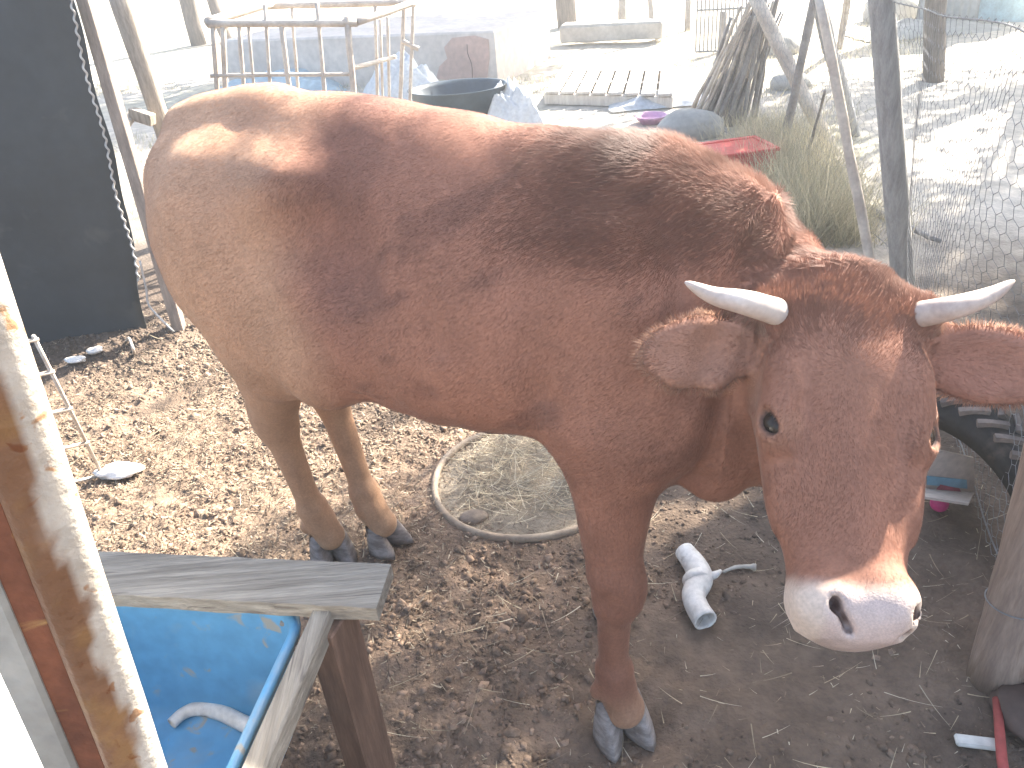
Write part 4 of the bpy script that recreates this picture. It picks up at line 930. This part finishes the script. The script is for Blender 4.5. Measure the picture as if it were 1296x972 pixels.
for s in (-1, 1): MB().box(c_+A_[0]*s*.19+np.array([0, 0, .245]), (.018, .118, .010), A_, .004).build('rim', redp, rc_)

# ---------------------------------------------------------------- brushwood bundle
bb = thing('brushwood_bundle', 'bundle of grey sticks propped upright against the fence at the back right', 'brushwood', tuple(at_z(925, 150, 0)))
for i in range(46):
    t = RNG.random(); a = at_z(875+85*t, 150+RNG.uniform(-14, 10), 0); hgt = RNG.uniform(1.4, 2.0); y2 = a[1]+RNG.uniform(-.1, .25); b = at_y(955+30*t+RNG.normal(0, 9), 4+RNG.uniform(-25, 5), 5.6+RNG.uniform(-.2, .2)); b = a+(b-a)*RNG.uniform(.75, 1.15)
    rough_log(a, b, RNG.uniform(.010, .022), RNG.uniform(.005, .011), .03, 6, 6, seed=60+i).build('stick', greyst if i % 3 else stickm, bb, True)
# ---------------------------------------------------------------- poles and fence
def pole(u0, v0, u1, v1, ytop, r0, r1, label, m, seed, name='leaning_pole', ground=None, ext=1.15, bend=.012):
    a = at_z(u0, v0, 0) if ground is None else ground; b = at_y(u1, v1, ytop); b = a+(b-a)*ext
    o = rough_log(a-np.array([0, 0, .05]), b, r0, r1, bend, 10, 10, seed=seed).build(name, m, None, True)
    return tag(o, label, 'pole')
bluegrey = mat('grey_pole_wood', (.40, .39, .37), .8, (.28, .27, .26), 7, bump=.5, bscale=26, stretch=(7, 7, 1), bdist=.005)
fence = thing('wire_fence', 'hexagonal wire netting fence on a thick grey leaning post behind the cow\'s head', 'fence', tuple(at_z(1145, 350, 0)))
fa = at_z(1146, 352, 0); fb = at_y(1116, 0, 3.0); fb = fa+(fb-fa)*1.2
rough_log(fa-np.array([0, 0, .05]), fb, .048, .043, .006, 14, 14, wob=.06, seed=5).build('post', bluegrey, fence, True)
pole(1112, 362, 1046, 40, 3.35, .022, .020, 'thin pale branch leaning left, just left of the thick fence post', stickm, 31)
pole(1072, 178, 968, 20, 5.2, .045, .040, 'pale sunlit pole slanting down to the right behind the netting', stickm, 32, ground=at_z(1062, 195, 0))
pole(985, 205, 1030, 0, 4.6, .026, .022, 'grey pole leaning right, crossing the pale slanting pole', greyst, 33)
pole(1085, 170, 1036, 0, 5.0, .045, .040, 'thick grey pole leaning left above the dry fence grass', bluegrey, 34)
pole(1062, 60, 1072, 0, 8.0, .035, .03, 'distant thin grey stake on the sunny ground, left of the thick fence post', greyst, 35)
pole(1020, 205, 1040, 130, 3.9, .010, .006, 'thin bent twig standing in front of the crossing poles', greyst, 36)
# fallen grey branch on the shaded ground behind the post
tag(rough_log(at_z(1095, 262, .02), at_z(1190, 305, .03), .022, .010, .04, 8, 8, seed=41).build('fallen_branch', greyst, None, True), 'grey branch lying on the ground behind the thick fence post', 'branch')
# netting
line = np.array([[1.02, .98], [1.24, 1.75], fa[:2], [1.70, 4.3], [1.62, 5.7]]); seg_ = np.hypot(*np.diff(line, axis=0).T); cum = np.concatenate([[0], np.cumsum(seg_)])
lean_ = (fb-fa)/(fb-fa)[2]
def fpt(s, h):
    x = np.interp(s, cum, line[:, 0]); y = np.interp(s, cum, line[:, 1]); k = np.exp(-((s-cum[2])/1.2)**2)
    sag = .035*math.sin(s*3.1+h*2)+.02*math.sin(s*7.3+1+h*5); return np.array([x+lean_[0]*h*k*.9+sag, y+lean_[1]*h*k*.9, .02+h*(1+.03*math.sin(s*2.2))])
a_ = .027; wv_ = a_*math.sqrt(3); mesh_ = MB(); nodes = {}
segs = set()
rows_ = int(1.15/(a_*1.5)); cols_ = int(cum[-1]/wv_)
for r in range(rows_):
    for c in range(cols_):
        cx = (c+.5*(r % 2))*wv_; cz = r*a_*1.5+a_
        pts = [(round(cx+a_*math.sin(k*math.pi/3), 4), round(cz+a_*math.cos(k*math.pi/3), 4)) for k in range(6)]
        for k in range(6):
            e = tuple(sorted((pts[k], pts[(k+1) % 6]))); segs.add(e)
V = []; Fc = []
for i, (p, q) in enumerate(segs):
    A = fpt(max(p[0], 0), p[1]); B = fpt(max(q[0], 0), q[1]); d = nrm(B-A); u = nrm(np.cross(d, (1, .2, .3))); w = np.cross(d, u); rr_ = .0008; b = i*6
    for C in (A, B):
        for k in range(3): V.append(C+(u*math.cos(2.094*k)+w*math.sin(2.094*k))*rr_)
    Fc += [[b+k, b+(k+1) % 3, b+3+(k+1) % 3, b+3+k] for k in range(3)]
galv = mat('galvanised_wire', (.30, .30, .30), .55, (.22, .21, .20), 30, metal=.3)
nt_ = poly('wire_netting', V, Fc, galv, fence); nt_['kind'] = 'stuff'
for h in (.03, 1.14): MB().tube([fpt(s, h) for s in np.linspace(0, cum[-1], 60)], .0022, 5).build('strand', galv, fence, True)

# ---------------------------------------------------------------- half tyre, carton, ball, log post at the right
tyrem = mat('tyre_rubber', (.040, .038, .038), .75, (.026, .025, .026), 12, bump=.4, bscale=40, spots=[(9, .58, .72, (.14, .11, .09))], bdist=.004)
ty = thing('tractor_tyre', 'half tractor tyre with worn lugs standing as an arch at the right', 'tyre', (1.09, 1.52, 0))
TC = np.array([1.17, 1.66, -.02]); RO_, RI_ = .345, .265; TW = .055; tax = nrm(np.array([.92, .40, 0])); tq = nrm(np.array([-.40, .92, 0]))
prof = [(-.9, RI_), (-1., RI_+.03), (-1.04, (RI_+RO_)/2), (-.98, RO_-.03), (-.8, RO_-.004), (0, RO_+.008), (.8, RO_-.004), (.98, RO_-.03), (1.04, (RI_+RO_)/2), (1., RI_+.03), (.9, RI_), (.78, RI_+.012), (.80, RO_-.04), (0, RO_-.022), (-.80, RO_-.04), (-.78, RI_+.012)]
n_ = len(prof); V = []; na = 40
for i in range(na+1):
    t = math.radians(-8+196*i/na)
    for w, r in prof: V.append(TC+tax*w*TW+(tq*math.cos(t)+np.array([0, 0, 1])*math.sin(t))*r)
poly('tyre_carcass', V, [[i*n_+j, (i+1)*n_+j, (i+1)*n_+(j+1) % n_, i*n_+(j+1) % n_] for i in range(na) for j in range(n_)]+[list(range(n_)), [na*n_+j for j in range(n_)][::-1]], tyrem, ty, True)
lugm = mat('pale_lug', (.30, .24, .20), .85, (.12, .10, .09), 14, bump=.4, bscale=40)  # much paler tone than the carcass
for i in range(20):
    for s in (-1, 1):
        t0 = math.radians(2+176*(i+.5*(s > 0))/20); pts = []
        for k in range(5):
            f = k/4; t = t0-f*.13; w = s*(.08+.92*f); pts.append(TC+tax*w*TW+(tq*math.cos(t)+np.array([0, 0, 1])*math.sin(t))*(RO_+.010-.012*f**2))
        MB().tube(pts, [.011, .010, .010, .011, .012], 5).build('lug', lugm, ty)
card = mat('cardboard', (.62, .52, .43), .8, (.52, .43, .36), 8, bump=.15)
cb = thing('carton_scrap', 'torn cardboard carton with a pale blue band propped inside the half tyre', 'carton', tuple(at_z(1198, 655, 0)))
def cpt(u, v, y=1.66): return at_y(u, v, y)
def slab(name, pts, m, parent, th=.006):
    pts = np.array(pts); nn_ = nrm(np.cross(pts[1]-pts[0], pts[2]-pts[0])); k = len(pts)
    return poly(name, np.concatenate([pts, pts+nn_*th]), [list(range(k))[::-1], [k+i for i in range(k)]]+[[i, (i+1) % k, k+(i+1) % k, k+i] for i in range(k)], m, parent)
slab('front_panel', [cpt(1168, 618), cpt(1233, 624), cpt(1231, 578), cpt(1190, 569), cpt(1168, 580)], card, cb)
slab('blue_band', [cpt(1173, 613, 1.652), cpt(1224, 618, 1.652), cpt(1223, 607, 1.652), cpt(1173, 602, 1.652)], mat('pale_blue_print', (.30, .55, .66), .6), cb, .002)
slab('red_band', [cpt(1185, 619, 1.651), cpt(1216, 622, 1.651), cpt(1214, 618, 1.651), cpt(1190, 613, 1.651)], mat('red_print', (.60, .16, .20), .6), cb, .002)
slab('flap', [cpt(1168, 617), cpt(1233, 623), at_y(1226, 637, 1.52), at_y(1166, 628, 1.52)], card, cb)
ballm = mat('pink_ball_rubber', (.62, .045, .20), .45, (.52, .04, .16), 10)
bc = at_z(1189, 637, .024); bm = bmesh.new(); bmesh.ops.create_icosphere(bm, subdivisions=4, radius=.024); V = np.array([v.co[:] for v in bm.verts]); bm.verts.index_update(); Fc = [[v.index for v in f.verts] for f in bm.faces]; bm.free()
V = V*(1-.05*np.exp(-((V[:, 2:3]+.0)/.003)**2))
tag(poly('ball', V+bc, Fc, ballm, None, True), 'small magenta rubber ball on the soil below the carton', 'ball')
lg = thing('log_post', 'thick smooth log leaning at the right edge in front of the half tyre', 'log', tuple(at_z(1258, 868, 0)))
a = at_z(1258, 862, .0); b = at_y(1350, 520, 1.16); b = a+(b-a)*1.5; rough_log(a, b, .053, .050, .004, 20, 12, wob=.05, seed=51).build('trunk', mat('worn_log', (.36, .27, .21), .8, (.24, .175, .14), 5, bump=.4, bscale=20, stretch=(8, 8, 1), spots=[(6, .60, .7, (.22, .15, .11))], bdist=.006), lg, True)
t_ = .22; c_ = a+(b-a)*t_; d_ = nrm(b-a); ring_ = frame(d_, (0, 1, 0)); MB().tube([c_+(ring_[1]*math.cos(x)+ring_[2]*math.sin(x))*.054 for x in np.linspace(0, 6.2, 28)], .0016, 5).build('wire_tie', galv, lg, True)
rb_ = at_z(1300, 850, 0); tag(tubby((rb_[0]+.11, rb_[1]+.02, 0), .095, .125, .24, redp, None, 'red_bucket', .01), 'red plastic bucket behind the log post at the right edge', 'bucket')
rr1 = mat('dull_red_paint', (.42, .09, .08), .7, (.30, .07, .06), 12)
tag(MB().tube([at_z(1262, 885, .03), at_z(1268, 960, .03), at_z(1276, 1010, .03)], [.009, .010, .010], 8).build('red_pipe', rr1, None, True), 'dull red pipe lying on the ground below the log post', 'pipe')
tag(poly('dark_cloth', *blob(at_z(1300, 905, .03), (.06, .08, .03), 77, 3, .4), mat('dark_cloth_fabric', (.12, .085, .07), .9), None, True), 'dark bundled cloth in the lower right corner behind the red pipe', 'cloth')
for i in range(9):
    q = at_z(RNG.uniform(1225, 1290), RNG.uniform(640, 700), .01)

# ---------------------------------------------------------------- trees, stakes and far yard
barkm = mat('bark', (.20, .165, .135), .9, (.12, .10, .085), 7, bump=.8, bscale=20, stretch=(5, 5, 1), bdist=.015)
leafm = mat('leaves', (.095, .12, .05), .6, (.06, .08, .035), 3, transl=.3)
def tree(base, h, r, crown_c, crown_r, label, nleaf, seed, lean=(0, 0), group=None, size=.10):
    t = thing('tree', label, 'tree', tuple(base), group); rg = np.random.default_rng(seed)
    b = np.asarray(base, float); tp = b+np.array([lean[0], lean[1], h])
    rough_log(b-np.array([0, 0, .05]), tp, r, r*.55, .03, 12, 8, seed=seed).build('trunk', barkm, t, True)
    cc = np.asarray(crown_c, float); P = []
    limbs = MB()
    for i in range(14):
        d = rg.normal(0, 1, 3); d[2] = abs(d[2])*.7; e = cc+nrm(d)*np.array(crown_r)*rg.uniform(.5, .9); m_ = (tp+e)/2+rg.normal(0, .12, 3)
        limbs.tube(smooth_path([tp-np.array([0, 0, h*.25*rg.random()]), m_, e], 3), np.linspace(r*.4, r*.08, 7), 6)
        P.append(e+rg.normal(0, 1, (nleaf//20, 3))*np.array(crown_r)*.22)
    limbs.build('limb', barkm, t, True)
    u = rg.normal(0, 1, (nleaf//3, 3)); u /= np.linalg.norm(u, axis=1)[:, None]; P.append(cc+u*np.array(crown_r)*rg.uniform(.3, 1, (len(u), 1))**.5)
    P = np.concatenate(P); P = P[n2(P[:, 0]+P[:, 2], P[:, 1], 1.2, 2, seed) > .42]; N = len(P); D = rg.normal(0, 1, (N, 3)); nv = rg.normal(0, 1, (N, 3))
    f = blades('crown', P, D, rg.uniform(size*.7, size*1.3, N), rg.uniform(size*.4, size*.7, N), leafm, t, nv); f['kind'] = 'stuff'
tree(at_z(252, 58, 0), 2.6, .13, (-2.6, 12.2, 3.8), (2.0, 1.5, 1.2), 'dark tree trunk far behind the leaning post at the upper left', 9000, 1, size=.15)  # unseen crown above the view, shifted off its trunk to shade the ground
tree(at_z(290, 54, 0), 2.6, .09, (-.2, 12.0, 3.7), (1.9, 1.4, 1.2), 'slim dark leaning trunk far behind the left end of the crib', 9000, 2, (-.5, 0), size=.15)  # crown likewise out of view, added over the far yard for shade
tree(at_z(718, 34, 0), 2.7, .15, (2.2, 12.0, 3.9), (2.2, 1.6, 1.3), 'thick blue-grey trunk behind the right end of the plinth', 10000, 3, size=.15)  # post given an unseen crown, added to shade the plinth
q = at_z(1182, 102, 0); tree(q, 2.3, .085, (q[0]-.3, q[1]+.4, 3.3), (1.3, 1.2, .9), 'slim trunk on the bright ground right of the thick fence post', 3500, 4, (-.35, 0))
def stake(u, v, h, r, label, seed, lean=0.):
    b = at_z(u, v, 0); tag(rough_log(b-np.array([0, 0, .03]), b+np.array([lean, 0, h]), r, r*.85, .01, 7, 5, seed=seed).build('stake', greyst, None, True), label, 'stake')
stake(787, 36, 1.6, .055, 'straight dark stake standing right of the thick blue-grey trunk', 71)
stake(826, 42, 1.5, .035, 'thin grey stake leaning left beyond the pallet', 72, -.15)
stake(870, 40, 1.3, .04, 'short stake at the left edge of the distant wire gate', 73)
stake(913, 66, .40, .05, 'short dark stump stake behind the brushwood bundle', 74)
gt = thing('wire_gate', 'pale wire gate standing far back beyond the pallet', 'gate', tuple(at_z(893, 72, 0)))
g0 = at_z(880, 72, 0); g1 = at_z(940, 70, 0); gm_ = mat('grey_gate_wire', (.32, .31, .30), .6)
for i in range(13): p = g0+(g1-g0)*i/12; MB().tube([p+np.array([0, 0, .05]), p+np.array([0, 0, 1.3])], .008, 5).build('bar', gm_, gt)
for h in (.05, .45, .9, 1.3): MB().tube([g0+np.array([0, 0, h]), g1+np.array([0, 0, h])], .012, 6).build('rail', gm_, gt)
# junk on the far ground
for i, (u, v, s, lab) in enumerate([(757, 42, .22, 'pale rock in the far yard right of the thick trunk'), (990, 60, .2, 'pale rock beyond the crossing poles'), (1000, 105, .16, 'round stone among the far dry grass'), (1130, 14, .35, 'dark low bush-like heap of rubble at the top edge')]):
    tag(poly('rock', *blob(at_z(u, v, s*.3), (s, s*.8, s*.6), 30+i, 3, .3), conc, None, True), lab, 'rock')
heap('ground_sheet', (1165, 42), 0, (.75, .35, .14), conc, 21, 'grey flattened sheet lying on the bright ground right of the fence post', 'sheet')
tk = thing('water_tank', 'pale blue plastic water tank far back at the top right corner', 'tank', tuple(at_z(1268, 26, 0)))
c_ = at_z(1268, 22, 0); rows = [(0, .42), (.3, .44), (.34, .46), (.38, .44), (.7, .44), (.74, .46), (.78, .44), (1.05, .42), (1.2, .25), (1.22, .01)]
V = [[c_[0]+r*math.cos(2*math.pi*j/32), c_[1]+r*math.sin(2*math.pi*j/32), z] for z, r in rows for j in range(32)]
poly('tank_body', V, [[i*32+j, i*32+(j+1) % 32, (i+1)*32+(j+1) % 32, (i+1)*32+j] for i in range(len(rows)-1) for j in range(32)], mat('pale_blue_tank', (.42, .62, .68), .5), tk, True)
sh = thing('tin_shed', 'grey tin wall at the top right behind the slim trunk', 'shed', tuple(at_z(1225, 30, 0)))
c_ = at_z(1215, 32, 0); tin = mat('grey_tin', (.40, .41, .41), .5, (.30, .31, .31), 3, metal=.3)
V = []; nS = 60
for i in range(nS+1):
    for z in (0, 1.7): V.append([c_[0]-.45+i/nS*1.1, c_[1]+.1+.012*math.sin(i*1.2), z])
for i in range(nS+1):
    for z in (0, 1.7): V.append([c_[0]-.45+i/nS*1.1, c_[1]+.13+.012*math.sin(i*1.2), z])
o_ = 2*(nS+1); poly('tin_wall', V, [[2*i, 2*i+1, 2*i+3, 2*i+2] for i in range(nS)]+[[o_+2*i, o_+2*i+2, o_+2*i+3, o_+2*i+1] for i in range(nS)]+[[2*i+1, o_+2*i+1, o_+2*i+3, 2*i+3] for i in range(nS)], tin, sh, True)

# ---------------------------------------------------------------- added, unseen off the right edge: plank wall and trees to shade the yard
pw = thing('shade_wall', 'weathered plank wall added unseen off the right edge to shade the yard', 'wall', (1.9, 1.9, 0))
def shade_planks(pa, pb_, hts, w=.14):
    pa, pb_ = np.array(pa, float), np.array(pb_, float); L_ = np.linalg.norm(pb_-pa); n = int(L_/w)
    for i in range(n):
        c = pa+(pb_-pa)*(i+.5)/n; h = np.interp((i+.5)/n, np.linspace(0, 1, len(hts)), hts)+RNG.uniform(-.03, .03)
        MB().box((c[0], c[1], h/2), (w/2-.004, .011, h/2), frame((pb_-pa)[:2].tolist()+[0]), .003).build('plank', oldwood, pw)  # part of the added, unseen shade wall
shade_planks((1.62, .70), (2.02, 2.05), SHADE_WALL_H); shade_planks((2.03, 2.06), (2.47, 3.2), SHADE_WALL_H)
tree((3.7, 4.2, 0), 2.6, .10, (3.0, 4.35, 3.4), (.8, .75, .65), 'small leafy tree added unseen off the right edge to shade the hoop', 5000, 9, size=.07)
q = (6.3, 8.2, 0); tree(q, 2.4, .14, (6.3, 8.2, 3.6), (2.2, 2.0, 1.5), 'leafy tree added unseen off the right edge to shade the ground behind the fence', 16000, 8, size=.14)

# ---------------------------------------------------------------- added haze volume standing in for lens glare towards the sun
hz = MB().box((0, 15, 3.4), (40, 50, 4.9)).build('glare_volume', None)
hm = bpy.data.materials.new('glare_haze'); hm.use_nodes = True; nt = hm.node_tree; nt.nodes.remove(nt.nodes['Principled BSDF'])
pvn = nt.nodes.new('ShaderNodeVolumePrincipled'); pvn.inputs['Color'].default_value = (.93, .97, 1, 1); pvn.inputs['Density'].default_value = HAZE; pvn.inputs['Anisotropy'].default_value = .6
nt.links.new(pvn.outputs[0], nt.nodes['Material Output'].inputs['Volume']); hz.data.materials.append(hm); tag(hz, None, None, kind='stuff')

for base_, grp_ in (('tree', 'trees around the yard'), ('leaning_pole', 'poles leaning along the wire fence'), ('stake', 'stakes on the far ground'), ('crumpled_scrap', 'pale scraps on the litter at the left'), ('rock', 'rocks on the far ground'), ('ground_sheet', 'sheets lying on the far ground')):
    for o in sc.objects:
        if o.parent is None and o.name.split('.')[0] == base_: o['group'] = grp_
